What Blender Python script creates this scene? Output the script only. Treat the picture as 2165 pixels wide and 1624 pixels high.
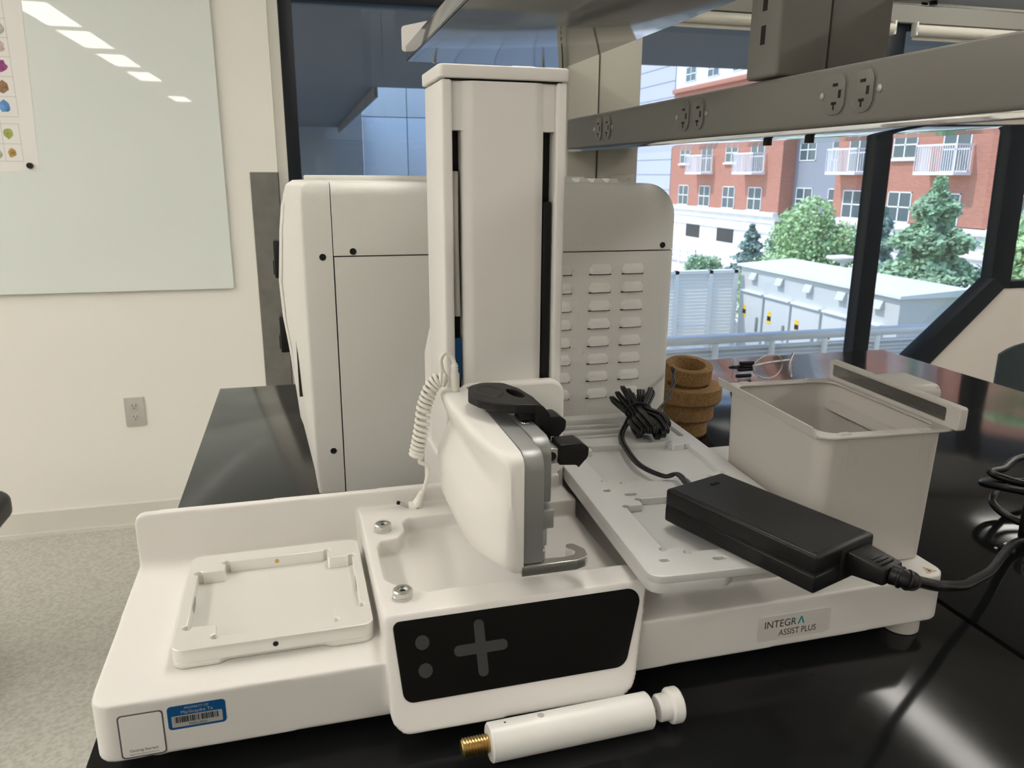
import bpy, bmesh, math, random
from mathutils import Vector, Matrix
random.seed(7)
scene = bpy.context.scene
for o in list(bpy.data.objects): bpy.data.objects.remove(o)
C = scene.collection
PI = math.pi
# ------------------------------------------------------------------ camera
F_PX, W_PX = 1655.96, 2165.0
YAW, PITCH, ROLL = math.radians(14.9626), math.radians(15.0036), math.radians(0.3437)
fw = Vector((math.sin(YAW)*math.cos(PITCH), math.cos(YAW)*math.cos(PITCH), -math.sin(PITCH)))
rt = Vector((math.cos(YAW), -math.sin(YAW), 0)); up = rt.cross(fw)
r2 = rt*math.cos(ROLL)+up*math.sin(ROLL); u2 = -rt*math.sin(ROLL)+up*math.cos(ROLL)
cam = bpy.data.cameras.new('camera'); cam_o = bpy.data.objects.new('camera', cam); C.objects.link(cam_o)
cam.sensor_width = 36.0; cam.lens = F_PX/W_PX*36.0; cam.clip_start = 0.02; cam.clip_end = 500
m = Matrix((r2, u2, -fw)).transposed().to_4x4(); m.translation = Vector((0.0999, -0.5628, 0.4034))
cam_o.matrix_world = m
cam.dof.use_dof = True; cam.dof.focus_distance = 0.80; cam.dof.aperture_fstop = 18.0
scene.camera = cam_o
# ------------------------------------------------------------------ world, sun, exposure
SKY = 0.37; SUN = 3.1; LAMP = 14.8
w = bpy.data.worlds.new('sky'); scene.world = w; w.use_nodes = True
nt = w.node_tree; bgn = nt.nodes['Background']
sky = nt.nodes.new('ShaderNodeTexSky'); sky.sky_type = 'NISHITA'; sky.sun_disc = False
sky.sun_elevation = math.radians(55); sky.sun_rotation = math.radians(-60); sky.air_density = 1.0; sky.dust_density = 0.6; sky.ozone_density = 1.5
nt.links.new(sky.outputs[0], bgn.inputs[0]); bgn.inputs[1].default_value = SKY
sl = bpy.data.lights.new('sun', 'SUN'); sl.energy = SUN; sl.angle = 0.009; sl.color = (1.0, 0.95, 0.88)
so = bpy.data.objects.new('sun', sl); C.objects.link(so); so.location = (-10, 10, 30)
so.rotation_euler = Vector((0.62, -0.22, -0.9)).to_track_quat('-Z', 'Y').to_euler()
vs = scene.view_settings
scene.display_settings.display_device = 'sRGB'
vs.view_transform = 'Standard'; vs.look = 'None'; vs.gamma = 1.0; vs.exposure = 0.16; vs.use_curve_mapping = False

# ------------------------------------------------------------------ materials
MATS = {}
def hexc(h):
    c = [int(h[i:i+2], 16)/255 for i in (0, 2, 4)]
    return tuple(x/12.92 if x <= 0.04045 else ((x+0.055)/1.055)**2.4 for x in c)
def mat(name, col, rough=0.5, metal=0.0, bump=0.0, bscale=400.0, var=0.0, vscale=30.0, spec=0.5, alpha=1.0, trans=0.0, emit=None, estr=0.0, ior=1.45, rvar=0.0, coat=0.0):
    if isinstance(col, str): col = hexc(col)
    mt = bpy.data.materials.new(name); mt.use_nodes = True; n = mt.node_tree.nodes; l = mt.node_tree.links
    b = n['Principled BSDF']; b.inputs['Base Color'].default_value = (*col, 1); b.inputs['Roughness'].default_value = rough
    b.inputs['Metallic'].default_value = metal; b.inputs['Specular IOR Level'].default_value = spec; b.inputs['IOR'].default_value = ior
    b.inputs['Transmission Weight'].default_value = trans; b.inputs['Alpha'].default_value = alpha; b.inputs['Coat Weight'].default_value = coat
    if emit: b.inputs['Emission Color'].default_value = (*emit, 1); b.inputs['Emission Strength'].default_value = estr
    if bump or var or rvar:
        tc = n.new('ShaderNodeTexCoord')
    if bump:
        t = n.new('ShaderNodeTexNoise'); t.inputs['Scale'].default_value = bscale; t.inputs['Detail'].default_value = 3
        l.new(tc.outputs['Object'], t.inputs['Vector'])
        bp = n.new('ShaderNodeBump'); bp.inputs['Strength'].default_value = bump; bp.inputs['Distance'].default_value = 0.001
        l.new(t.outputs['Fac'], bp.inputs['Height']); l.new(bp.outputs[0], b.inputs['Normal'])
    if var:
        t = n.new('ShaderNodeTexNoise'); t.inputs['Scale'].default_value = vscale; t.inputs['Detail'].default_value = 5
        l.new(tc.outputs['Object'], t.inputs['Vector'])
        mx = n.new('ShaderNodeMix'); mx.data_type = 'RGBA'
        mx.inputs[6].default_value = (*[c*(1-var) for c in col], 1); mx.inputs[7].default_value = (*[min(1, c*(1+var)) for c in col], 1)
        mr = n.new('ShaderNodeMapRange'); mr.inputs[1].default_value = 0.3; mr.inputs[2].default_value = 0.7
        l.new(t.outputs['Fac'], mr.inputs[0]); l.new(mr.outputs[0], mx.inputs[0]); l.new(mx.outputs[2], b.inputs['Base Color'])
    if rvar:
        t = n.new('ShaderNodeTexNoise'); t.inputs['Scale'].default_value = 9; t.inputs['Detail'].default_value = 6
        l.new(tc.outputs['Object'], t.inputs['Vector'])
        mr = n.new('ShaderNodeMapRange'); mr.inputs[1].default_value = 0.3; mr.inputs[2].default_value = 0.7; mr.inputs[3].default_value = rough-rvar; mr.inputs[4].default_value = rough+rvar
        l.new(t.outputs['Fac'], mr.inputs[0]); l.new(mr.outputs[0], b.inputs['Roughness'])
    MATS[name] = mt
    return mt
def glassmat(name, tint, refl=1.0):
    mt = bpy.data.materials.new(name); mt.use_nodes = True; n = mt.node_tree.nodes; l = mt.node_tree.links
    n.remove(n['Principled BSDF']); out = n['Material Output']
    tr = n.new('ShaderNodeBsdfTransparent'); tr.inputs[0].default_value = (*tint, 1)
    gl = n.new('ShaderNodeBsdfGlossy'); gl.inputs['Roughness'].default_value = 0.0; gl.inputs[0].default_value = (refl, refl, refl, 1)
    lw = n.new('ShaderNodeLayerWeight'); lw.inputs[0].default_value = 0.5
    pw = n.new('ShaderNodeMath'); pw.operation = 'POWER'; pw.inputs[1].default_value = 4.0; l.new(lw.outputs['Facing'], pw.inputs[0])
    fr = n.new('ShaderNodeMath'); fr.operation = 'MULTIPLY_ADD'; fr.inputs[1].default_value = 0.93; fr.inputs[2].default_value = 0.04; l.new(pw.outputs[0], fr.inputs[0])
    mx = n.new('ShaderNodeMixShader'); l.new(fr.outputs[0], mx.inputs[0]); l.new(tr.outputs[0], mx.inputs[1]); l.new(gl.outputs[0], mx.inputs[2])
    l.new(mx.outputs[0], out.inputs[0]); MATS[name] = mt
    return mt
mat('white_plastic', (0.775, 0.752, 0.72), 0.38, bump=0.03, bscale=900)
mat('white_cover', (0.82, 0.80, 0.76), 0.42, bump=0.02, bscale=900)
mat('tower_paint', (0.79, 0.77, 0.745), 0.42)
mat('instrument_grey', (0.76, 0.75, 0.71), 0.5, bump=0.35, bscale=260)
mat('instrument_dark', (0.02, 0.02, 0.02), 0.5)
mat('black_gap', (0.004, 0.004, 0.004), 0.7)
mat('alu_nest', (0.82, 0.805, 0.765), 0.38, metal=0.4, bump=0.05, bscale=1500)
mat('alu_rail', (0.68, 0.685, 0.675), 0.38, metal=0.2, bump=0.05, bscale=1500)
mat('steel', (0.60, 0.60, 0.58), 0.30, metal=1.0)
mat('brushed_steel', (0.27, 0.265, 0.25), 0.35, metal=0.9, var=0.12, vscale=14)
mat('dark_steel', (0.40, 0.405, 0.40), 0.5, metal=0.85)
mat('chrome', (0.75, 0.76, 0.78), 0.06, metal=1.0)
mat('black_gloss', (0.002, 0.002, 0.002), 0.05, spec=0.25)
mat('button_film', (0.035, 0.035, 0.038), 0.35)
mat('black_plastic', (0.0055, 0.0055, 0.006), 0.42, spec=0.4, bump=0.06, bscale=700)
mat('black_lever', (0.009, 0.009, 0.009), 0.4, spec=0.32, bump=0.05, bscale=700)
mat('black_cable', (0.0045, 0.0045, 0.005), 0.33, spec=0.45)
mat('white_cable', (0.80, 0.78, 0.72), 0.35)
mat('delrin', (0.86, 0.85, 0.82), 0.32)
mat('brass', (0.62, 0.45, 0.19), 0.28, metal=1.0)
mat('bin_grey', (0.56, 0.525, 0.49), 0.45, bump=0.04, bscale=500)
mat('rim_grey', (0.52, 0.495, 0.46), 0.42)
mat('smoky', (0.16, 0.155, 0.145), 0.08, trans=0.7, ior=1.2)
mat('cork', (0.27, 0.155, 0.062), 0.85, bump=0.5, bscale=350, var=0.28, vscale=260)
mat('epoxy', (0.010, 0.0105, 0.011), 0.10, spec=0.16, rvar=0.025)
mat('cabinet', (0.55, 0.54, 0.50), 0.5)
mat('shelf_paint', (0.17, 0.17, 0.165), 0.09, spec=0.8)
mat('shaded_strip_paint', (0.165, 0.158, 0.144), 0.38); mat('upright_paint', (0.56, 0.54, 0.47), 0.4)  # power strip and near upright: shelf shade darkened into the colour
mat('wall_paint', (0.83, 0.81, 0.745), 0.75, bump=0.05, bscale=150)
mat('ceiling_tile', (0.80, 0.79, 0.76), 0.85)
mat('far_wall', (0.70, 0.68, 0.63), 0.8); mat('bulkhead_grey', (0.27, 0.265, 0.24), 0.7)
mat('vinyl_base', (0.70, 0.68, 0.61), 0.5)
mat('whiteboard', (0.74, 0.785, 0.755), 0.008, spec=0.5)
mat('paper', (0.80, 0.785, 0.755), 0.6)
mat('outlet_grey', (0.50, 0.475, 0.44), 0.45)
mat('frame_black', (0.006, 0.009, 0.014), 0.4, spec=0.3)
mat('sill_paint', (0.62, 0.58, 0.53), 0.6)
mat('light_diffuser', (0.9, 0.9, 0.9), 0.5, emit=(1.0, 0.955, 0.89), estr=LAMP)
mat('light_frame', (0.8, 0.8, 0.78), 0.5)
mat('teal_print', hexc('1F8C93'), 0.4); mat('black_print', (0.01, 0.01, 0.01), 0.5); mat('blue_label', hexc('0A4F86'), 0.35)
mat('silver_label', (0.55, 0.55, 0.53), 0.35, metal=0.3); mat('amber_print', (0.72, 0.36, 0.08), 0.5); mat('logo_plate', (0.66, 0.64, 0.60), 0.2)
mat('sticker_border', (0.10, 0.08, 0.09), 0.5)
mat('chair_shell', (0.02, 0.032, 0.036), 0.55)
glassmat('window_glass', (0.955, 0.975, 0.99)); glassmat('lens_clear', (0.93, 0.95, 0.96))
# floor: speckled sheet vinyl
def floormat():
    mt = mat('floor_vinyl', (0.5, 0.48, 0.43), 0.42); n = mt.node_tree.nodes; l = mt.node_tree.links; b = n['Principled BSDF']
    tc = n.new('ShaderNodeTexCoord'); t = n.new('ShaderNodeTexNoise'); t.inputs['Scale'].default_value = 85; t.inputs['Detail'].default_value = 5
    l.new(tc.outputs['Object'], t.inputs['Vector'])
    cr = n.new('ShaderNodeValToRGB'); e = cr.color_ramp.elements
    e[0].position = 0.35; e[0].color = (0.41, 0.395, 0.35, 1); e[1].position = 0.62; e[1].color = (0.54, 0.525, 0.47, 1)
    l.new(t.outputs['Fac'], cr.inputs[0]); l.new(cr.outputs[0], b.inputs['Base Color'])
floormat()
def brickmat(name, c1, c2, mortar, sx):
    mt = mat(name, c1, 0.85); n = mt.node_tree.nodes; l = mt.node_tree.links; b = n['Principled BSDF']
    tc = n.new('ShaderNodeTexCoord'); sp = n.new('ShaderNodeSeparateXYZ'); cb = n.new('ShaderNodeCombineXYZ')
    l.new(tc.outputs['Object'], sp.inputs[0]); ad = n.new('ShaderNodeMath'); l.new(sp.outputs[0], ad.inputs[0]); l.new(sp.outputs[1], ad.inputs[1])
    l.new(ad.outputs[0], cb.inputs[0]); l.new(sp.outputs[2], cb.inputs[1])
    bt = n.new('ShaderNodeTexBrick'); bt.inputs['Scale'].default_value = sx; bt.inputs['Color1'].default_value = (*c1, 1); bt.inputs['Color2'].default_value = (*c2, 1); bt.inputs['Mortar'].default_value = (*mortar, 1)
    bt.inputs['Brick Width'].default_value = 0.6; bt.inputs['Row Height'].default_value = 0.2
    l.new(cb.outputs[0], bt.inputs['Vector']); l.new(bt.outputs[0], b.inputs['Base Color'])
brickmat('brick', (0.44, 0.175, 0.115), (0.37, 0.14, 0.095), (0.44, 0.26, 0.20), 2.6)
def sidingmat(name, c, pitch):
    mt = mat(name, c, 0.7); n = mt.node_tree.nodes; l = mt.node_tree.links; b = n['Principled BSDF']
    tc = n.new('ShaderNodeTexCoord'); wv = n.new('ShaderNodeTexWave'); wv.wave_type = 'BANDS'; wv.bands_direction = 'Z'; wv.wave_profile = 'SAW'; wv.inputs['Scale'].default_value = 0.314/pitch*1.0
    l.new(tc.outputs['Object'], wv.inputs['Vector'])
    bp = n.new('ShaderNodeBump'); bp.inputs['Distance'].default_value = 0.03; bp.inputs['Strength'].default_value = 1.0
    l.new(wv.outputs['Fac'], bp.inputs['Height']); l.new(bp.outputs[0], b.inputs['Normal'])
sidingmat('siding_grey', (0.27, 0.29, 0.33), 0.22); sidingmat('siding_white', (0.75, 0.78, 0.80), 0.22)
mat('stone_white', (0.72, 0.71, 0.68), 0.8, var=0.06, vscale=1.5); mat('win_frame', (0.80, 0.81, 0.82), 0.5)
mat('win_pane', (0.07, 0.11, 0.125), 0.1, spec=0.3); mat('panel_light', (0.55, 0.60, 0.66), 0.45, spec=0.4); mat('lilac_panel', (0.45, 0.47, 0.56), 0.6)
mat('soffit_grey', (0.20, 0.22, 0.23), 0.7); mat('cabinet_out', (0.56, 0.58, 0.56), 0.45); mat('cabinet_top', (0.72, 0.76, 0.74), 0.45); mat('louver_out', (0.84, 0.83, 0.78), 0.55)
mat('yellow_label', (0.9, 0.55, 0.03), 0.5); mat('rail_blue', (0.76, 0.80, 0.84), 0.45, metal=0.2); mat('pavement', (0.68, 0.66, 0.62), 0.9, var=0.08, vscale=0.8); mat('grass', (0.10, 0.17, 0.05), 0.9, var=0.3, vscale=2)
mat('leaf_conifer', (0.30, 0.46, 0.28), 0.7, var=0.45, vscale=3); mat('leaf_blue', (0.25, 0.37, 0.33), 0.7, var=0.4, vscale=3); mat('leaf_bright', (0.42, 0.60, 0.30), 0.7, var=0.4, vscale=3); mat('bark', (0.10, 0.075, 0.055), 0.9)
mat('asphalt', (0.24, 0.24, 0.24), 0.9)

# ------------------------------------------------------------------ geometry helpers (everything in millimetres)
I4 = Matrix.Identity(4)
class G:
    def __init__(s): s.v = []; s.f = []; s.m = []
    def add(s, vs_, fs, mi=0, M=None):
        o = len(s.v)
        for p in vs_:
            p = Vector(p); s.v.append(M @ p if M is not None else p)
        for f in fs: s.f.append(tuple(i+o for i in f)); s.m.append(mi)
        return s
    def bm(s, b, mi=0, M=None):
        b.verts.index_update()
        s.add([v.co.copy() for v in b.verts], [[v.index for v in f.verts] for f in b.faces], mi, M); b.free(); return s
    def box(s, x0, x1, y0, y1, z0, z1, bev=0, seg=2, mi=0, M=None):
        b = bmesh.new(); bmesh.ops.create_cube(b, size=1)
        for v in b.verts: v.co = Vector(((x0+x1)/2+v.co.x*(x1-x0), (y0+y1)/2+v.co.y*(y1-y0), (z0+z1)/2+v.co.z*(z1-z0)))
        if bev: bmesh.ops.bevel(b, geom=list(b.edges), offset=bev, segments=seg, profile=0.5, affect='EDGES')
        return s.bm(b, mi, M)
    def hexa(s, bottom, top, mi=0, M=None, bev=0, seg=2):
        vs_ = list(bottom)+list(top); fs = [(3, 2, 1, 0), (4, 5, 6, 7)]+[(i, (i+1) % 4, 4+(i+1) % 4, 4+i) for i in range(4)]
        if not bev: return s.add(vs_, fs, mi, M)
        b = bmesh.new(); vv = [b.verts.new(p) for p in vs_]
        for f in fs: b.faces.new([vv[i] for i in f])
        bmesh.ops.bevel(b, geom=list(b.edges), offset=bev, segments=seg, profile=0.5, affect='EDGES')
        return s.bm(b, mi, M)
    def prism(s, poly, z0, z1, mi=0, M=None, bev=0, seg=2):
        n = len(poly); vs_ = [(p[0], p[1], z0) for p in poly]+[(p[0], p[1], z1) for p in poly]
        fs = [tuple(range(n-1, -1, -1)), tuple(range(n, 2*n))]+[(i, (i+1) % n, n+(i+1) % n, n+i) for i in range(n)]
        if not bev: return s.add(vs_, fs, mi, M)
        b = bmesh.new(); vv = [b.verts.new(p) for p in vs_]
        for f in fs: b.faces.new([vv[i] for i in f])
        es = [e for e in b.edges if abs(e.verts[0].co.z-e.verts[1].co.z) < 1e-6]
        bmesh.ops.bevel(b, geom=es, offset=bev, segments=seg, profile=0.5, affect='EDGES')
        return s.bm(b, mi, M)
    def loft(s, rings, cap=True, mi=0, M=None):
        n = len(rings[0]); vs_ = [p for r in rings for p in r]; fs = []
        for k in range(len(rings)-1):
            for i in range(n): fs.append((k*n+i, k*n+(i+1) % n, (k+1)*n+(i+1) % n, (k+1)*n+i))
        if cap: fs += [tuple(range(n-1, -1, -1)), tuple(range((len(rings)-1)*n, len(rings)*n))]
        return s.add(vs_, fs, mi, M)
    def lathe(s, prof, n=32, mi=0, M=None, cap=True):
        return s.loft([[(r*math.cos(2*PI*i/n), r*math.sin(2*PI*i/n), z) for i in range(n)] for r, z in prof], cap, mi, M)
    def cyl(s, p0, p1, r, r1=None, n=24, mi=0, M=None):
        p0 = Vector(p0); p1 = Vector(p1); d = p1-p0; q = d.to_track_quat('Z', 'Y').to_matrix().to_4x4(); q.translation = p0
        return s.lathe([(r, 0), (r if r1 is None else r1, d.length)], n, mi, (M @ q) if M is not None else q)
    def tube(s, path, r, n=10, mi=0, M=None, closed=False):
        P = [Vector(p) for p in path]; rings = []; N = len(P); nrm = None
        for i in range(N):
            a = P[i-1] if (i > 0 or closed) else P[i]; b = P[(i+1) % N] if (i < N-1 or closed) else P[i]
            t = (b-a).normalized()
            if nrm is None: nrm = t.orthogonal().normalized()
            nrm = (nrm-t*nrm.dot(t)).normalized(); bn = t.cross(nrm)
            rr = r[i] if isinstance(r, (list, tuple)) else r
            rings.append([P[i]+(nrm*math.cos(2*PI*k/n)+bn*math.sin(2*PI*k/n))*rr for k in range(n)])
        if closed: rings.append(rings[0])
        return s.loft(rings, not closed, mi, M)
    def plate(s, loops, z0, z1, bev=0, mi=0, M=None, res=2):
        cu = bpy.data.curves.new('tmp', 'CURVE'); cu.dimensions = '2D'; cu.fill_mode = 'BOTH'
        for lp in loops:
            sp = cu.splines.new('POLY'); sp.points.add(len(lp)-1); sp.use_cyclic_u = True
            for i, p in enumerate(lp): sp.points[i].co = (p[0], p[1], 0, 1)
        cu.extrude = (z1-z0)/2-bev; cu.bevel_depth = bev; cu.bevel_resolution = res; cu.offset = -bev
        ob = bpy.data.objects.new('tmp', cu); C.objects.link(ob); me = ob.to_mesh()
        T = Matrix.Translation((0, 0, (z0+z1)/2))
        s.add([v.co.copy() for v in me.vertices], [tuple(p.vertices) for p in me.polygons], mi, (M @ T) if M is not None else T)
        ob.to_mesh_clear(); bpy.data.objects.remove(ob); bpy.data.curves.remove(cu); return s
    def text(s, txt, size, M, mi=0, depth=0.05, ax='LEFT', spacing=1.0):
        cu = bpy.data.curves.new('tmp', 'FONT'); cu.body = txt; cu.size = size; cu.align_x = ax; cu.align_y = 'BOTTOM_BASELINE'; cu.extrude = depth; cu.resolution_u = 3; cu.space_character = spacing
        ob = bpy.data.objects.new('tmp', cu); C.objects.link(ob); me = ob.to_mesh()
        s.add([v.co.copy() for v in me.vertices], [tuple(p.vertices) for p in me.polygons], mi, M)
        ob.to_mesh_clear(); bpy.data.objects.remove(ob); bpy.data.curves.remove(cu); return s
def roundpoly(pts, r, seg=5):
    out = []; n = len(pts)
    for i in range(n):
        p = Vector(pts[i][:2]); a = Vector(pts[i-1][:2]); b = Vector(pts[(i+1) % n][:2]); rr = r[i] if isinstance(r, (list, tuple)) else r
        if rr <= 0: out.append((p.x, p.y)); continue
        d1 = (a-p).normalized(); d2 = (b-p).normalized(); ang = d1.angle(d2)
        t = min(rr/math.tan(ang/2), (a-p).length*0.49, (b-p).length*0.49); rr2 = t*math.tan(ang/2)
        c = p+(d1+d2).normalized()*(rr2/math.sin(ang/2)); s0 = p+d1*t-c; s1 = p+d2*t-c
        a0 = math.atan2(s0.y, s0.x); da = math.atan2(s1.y, s1.x)-a0
        while da > PI: da -= 2*PI
        while da < -PI: da += 2*PI
        for k in range(seg+1): out.append((c.x+rr2*math.cos(a0+da*k/seg), c.y+rr2*math.sin(a0+da*k/seg)))
    return out
def rrect(x0, x1, y0, y1, r, seg=5): return roundpoly([(x0, y0), (x1, y0), (x1, y1), (x0, y1)], r, seg)
def circ(x, y, r, n=20): return [(x+r*math.cos(2*PI*i/n), y+r*math.sin(2*PI*i/n)) for i in range(n)]
def dogbone(pts, which, r, fil=2.0):
    """counter-clockwise outline; corners in `which` get a round relief, the others a small fillet"""
    out = []; n = len(pts)
    for i in range(n):
        p = Vector(pts[i]); a = Vector(pts[i-1]); b = Vector(pts[(i+1) % n]); d1 = (p-a).normalized(); d2 = (b-p).normalized()
        if i in which:
            s0 = -d1; a0 = math.atan2(s0.y, s0.x)
            for k in range(11):
                an = a0+1.5*PI*k/10; out.append((p.x+r*math.cos(an), p.y+r*math.sin(an)))
        else:
            q = roundpoly([tuple(a), tuple(p), tuple(b)], [0, fil, 0], 3); out += q[1:-1]
    return out
def spline(pts, n=12, closed=False):
    P = [Vector(p) for p in pts]; out = []; N = len(P)
    for i in range(N if closed else N-1):
        if closed: p0, p1, p2, p3 = P[i-1], P[i], P[(i+1) % N], P[(i+2) % N]
        else: p0, p1, p2, p3 = P[max(i-1, 0)], P[i], P[i+1], P[min(i+2, N-1)]
        for k in range(n):
            t = k/n; out.append(0.5*((2*p1)+(-p0+p2)*t+(2*p0-5*p1+4*p2-p3)*t*t+(-p0+3*p1-3*p2+p3)*t**3))
    if not closed: out.append(P[-1])
    return out
def Tm(x, y, z): return Matrix.Translation((x, y, z))
def Rz(a): return Matrix.Rotation(a, 4, 'Z')
def Rx(a): return Matrix.Rotation(a, 4, 'X')
def Ry(a): return Matrix.Rotation(a, 4, 'Y')
ROOT = {}
def setp(o, label=None, cat=None, group=None, kind=None):
    if label: o['label'] = label
    if cat: o['category'] = cat
    if group: o['group'] = group
    if kind: o['kind'] = kind
    return o
def thing(name, label, cat, loc, group=None, kind=None):
    o = bpy.data.objects.new(name, None); C.objects.link(o); o.empty_display_size = 0.02
    o.location = Vector(loc)*0.001; ROOT[o] = Vector(loc); return setp(o, label, cat, group, kind)
def mk(name, g, mats, parent=None, M=None, smooth=35, label=None, cat=None, group=None, kind=None, loc=None):
    me = bpy.data.meshes.new(name); base = ROOT[parent] if parent else Vector(loc or (0, 0, 0))
    vs_ = [(((M @ p) if M is not None else p)-base)*0.001 for p in g.v]
    me.from_pydata(vs_, [], g.f)
    for mm in ([mats] if isinstance(mats, str) else mats): me.materials.append(MATS[mm])
    me.polygons.foreach_set('material_index', g.m)
    b = bmesh.new(); b.from_mesh(me); bmesh.ops.recalc_face_normals(b, faces=b.faces); b.to_mesh(me); b.free()
    if smooth:
        me.polygons.foreach_set('use_smooth', [True]*len(me.polygons)); me.set_sharp_from_angle(angle=math.radians(smooth))
    me.update()
    o = bpy.data.objects.new(name, me); C.objects.link(o)
    if parent: o.parent = parent; ROOT[o] = base
    else: o.location = base*0.001; ROOT[o] = base
    return setp(o, label, cat, group, kind)
def inst(o, delta, parent=None, label=None, M=None):
    """copy an object (not its children), moved by delta millimetres given in frame M"""
    c = o.copy(); C.objects.link(c); d = Vector(delta)
    if M is not None: d = M.to_3x3() @ d
    c.location = o.location+d*0.001; c.parent = parent if parent else o.parent; ROOT[c] = ROOT[o]
    if label: c['label'] = label
    return c
def tree_copy(o, delta, label=None):
    r = o.copy(); C.objects.link(r); r.location = o.location+Vector(delta)*0.001
    if label: r['label'] = label
    for ch in o.children:
        c = ch.copy(); C.objects.link(c); c.parent = r
        for gch in ch.children:
            d = gch.copy(); C.objects.link(d); d.parent = c
    return r
def remeshed(name, g, matn, parent, M, voxel, iters, factor=0.5):
    o = mk(name, g, matn, parent, M, smooth=0)
    r = o.modifiers.new('r', 'REMESH'); r.mode = 'VOXEL'; r.voxel_size = voxel*0.001; r.use_smooth_shade = True
    sm = o.modifiers.new('s', 'SMOOTH'); sm.iterations = iters; sm.factor = factor
    bpy.context.view_layer.update(); dg = bpy.context.evaluated_depsgraph_get()
    me = bpy.data.meshes.new_from_object(o.evaluated_get(dg)); old = o.data; o.modifiers.clear(); o.data = me; bpy.data.meshes.remove(old)
    me.polygons.foreach_set('use_smooth', [True]*len(me.polygons))
    if not me.materials: me.materials.append(MATS[matn])
    return o
FD = Rz(0.0153)                                   # the robot stands a touch askew on the bench
def D(x, y, z=0): return FD @ Vector((x, y, z))
# ================================================================== the room
FZ, CZ, YW, YG = -910, 1750, 2480, 2600
ST = dict(kind='structure')
mk('floor', G().box(-7000, 5600, -13000, 2650, FZ-50, FZ), 'floor_vinyl', smooth=0, **ST)
mk('ceiling', G().box(-7000, 5600, -13000, 2650, CZ, CZ+50), 'ceiling_tile', smooth=0, **ST)
mk('wall_back', G().box(-7000, 34, YW, 2640, FZ, CZ), 'wall_paint', smooth=0, **ST)
mk('wall_left', G().box(-7100, -7000, -13000, 2640, FZ, CZ), 'wall_paint', smooth=0, **ST)
mk('wall_front', G().box(-7000, 5600, -13100, -13000, FZ, CZ), 'far_wall', smooth=0, **ST)
mk('wall_right', G().box(5600, 5700, -13000, 2640, FZ, CZ), 'far_wall', smooth=0, **ST)
mk('wall_bulkhead', G().box(34, 5600, 2520, 2660, 1040, CZ, 3), 'bulkhead_grey', **ST)
g = G().prism([(-7000, FZ), (-7000, FZ+92), (-6990, FZ+95), (30, FZ+95), (34, FZ)], 0, 9, M=Tm(0, YW, 0) @ Rx(PI/2))
g.prism([(-7000, FZ), (-7000, FZ+14), (30, FZ+14), (34, FZ)], 9, 14, M=Tm(0, YW, 0) @ Rx(PI/2))
mk('baseboard_back', g, 'vinyl_base', **ST)
mk('trim_1', G().box(34, 70, YW+60, 2640, FZ, CZ, 2), 'wall_paint', **ST)
mk('wall_knee', G().prism([(2653, FZ), (5600, FZ), (5600, -118), (3410, -118), (2653, -742)], 0, 90, M=Tm(0, 2640, 0) @ Rx(PI/2)), 'sill_paint', smooth=0, **ST)
mk('wall_spandrel', G().box(70, 2653, 2560, 2640, FZ, -742), 'sill_paint', smooth=0, **ST)
# window wall: black frame, three panes
win = thing('window_1', None, None, (2600, YG, -742), kind='structure')
def bar(name, poly, y0=2545, y1=2615, bev=3): return mk(name, G().prism(poly, 0, y1-y0, M=Tm(0, y1, 0) @ Rx(PI/2), bev=bev), 'frame_black', win)
bar('jamb', [(69, -742), (118, -742), (118, 1040), (69, 1040)])
bar('mullion', [(2612, -742), (2700, -742), (2688, 1040), (2602, 1040)])
bar('mullion', [(3362, -130), (3482, -130), (3455, 1040), (3325, 1040)])
bar('sill_bar', [(118, -742), (2612, -742), (2612, -700), (118, -700)])
bar('sloping_sill_bar', [(2700, -742), (2790, -742), (3440, -120), (3366, -72), (2700, -660)], 2530, 2615)
bar('sill_bar', [(3482, -130), (5600, -130), (5600, -95), (3482, -95)])
bar('head_bar', [(118, 995), (2603, 995), (2603, 1040), (118, 1040)])
bar('head_bar', [(2690, 1010), (3330, 1010), (3330, 1040), (2690, 1040)])
for poly in ([(118, -700), (2612, -700), (2604, 995), (118, 995)], [(2700, -660), (3366, -72), (3334, 1010), (2690, 1010)], [(3480, -95), (5600, -95), (5600, 1010), (3457, 1010)]):
    mk('pane', G().prism(poly, 0, 4, M=Tm(0, YG, 0) @ Rx(PI/2)), 'window_glass', win, smooth=0)
for x0, x1, lab in ((1250, 2595, 'white roller shade tube above the middle window pane'), (2705, 3320, 'short white roller shade tube above the right window pane')):
    t = thing('roller_shade', lab, 'roller shade', ((x0+x1)/2, 2535, 985), group='roller shades rolled up at the window head')
    mk('shade_roll', G().cyl((x0, 2518, 1012), (x1, 2518, 1012), 22, n=20), 'upright_paint', t)
    mk('hem_bar', G().box(x0+5, x1-5, 2532, 2538, 975, 992, 1), 'upright_paint', t)
    for xx in (x0, x1): mk('bracket', G().box(xx-4, xx+4, 2500, 2535, 988, 1042, 1), 'light_frame', t)
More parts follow.
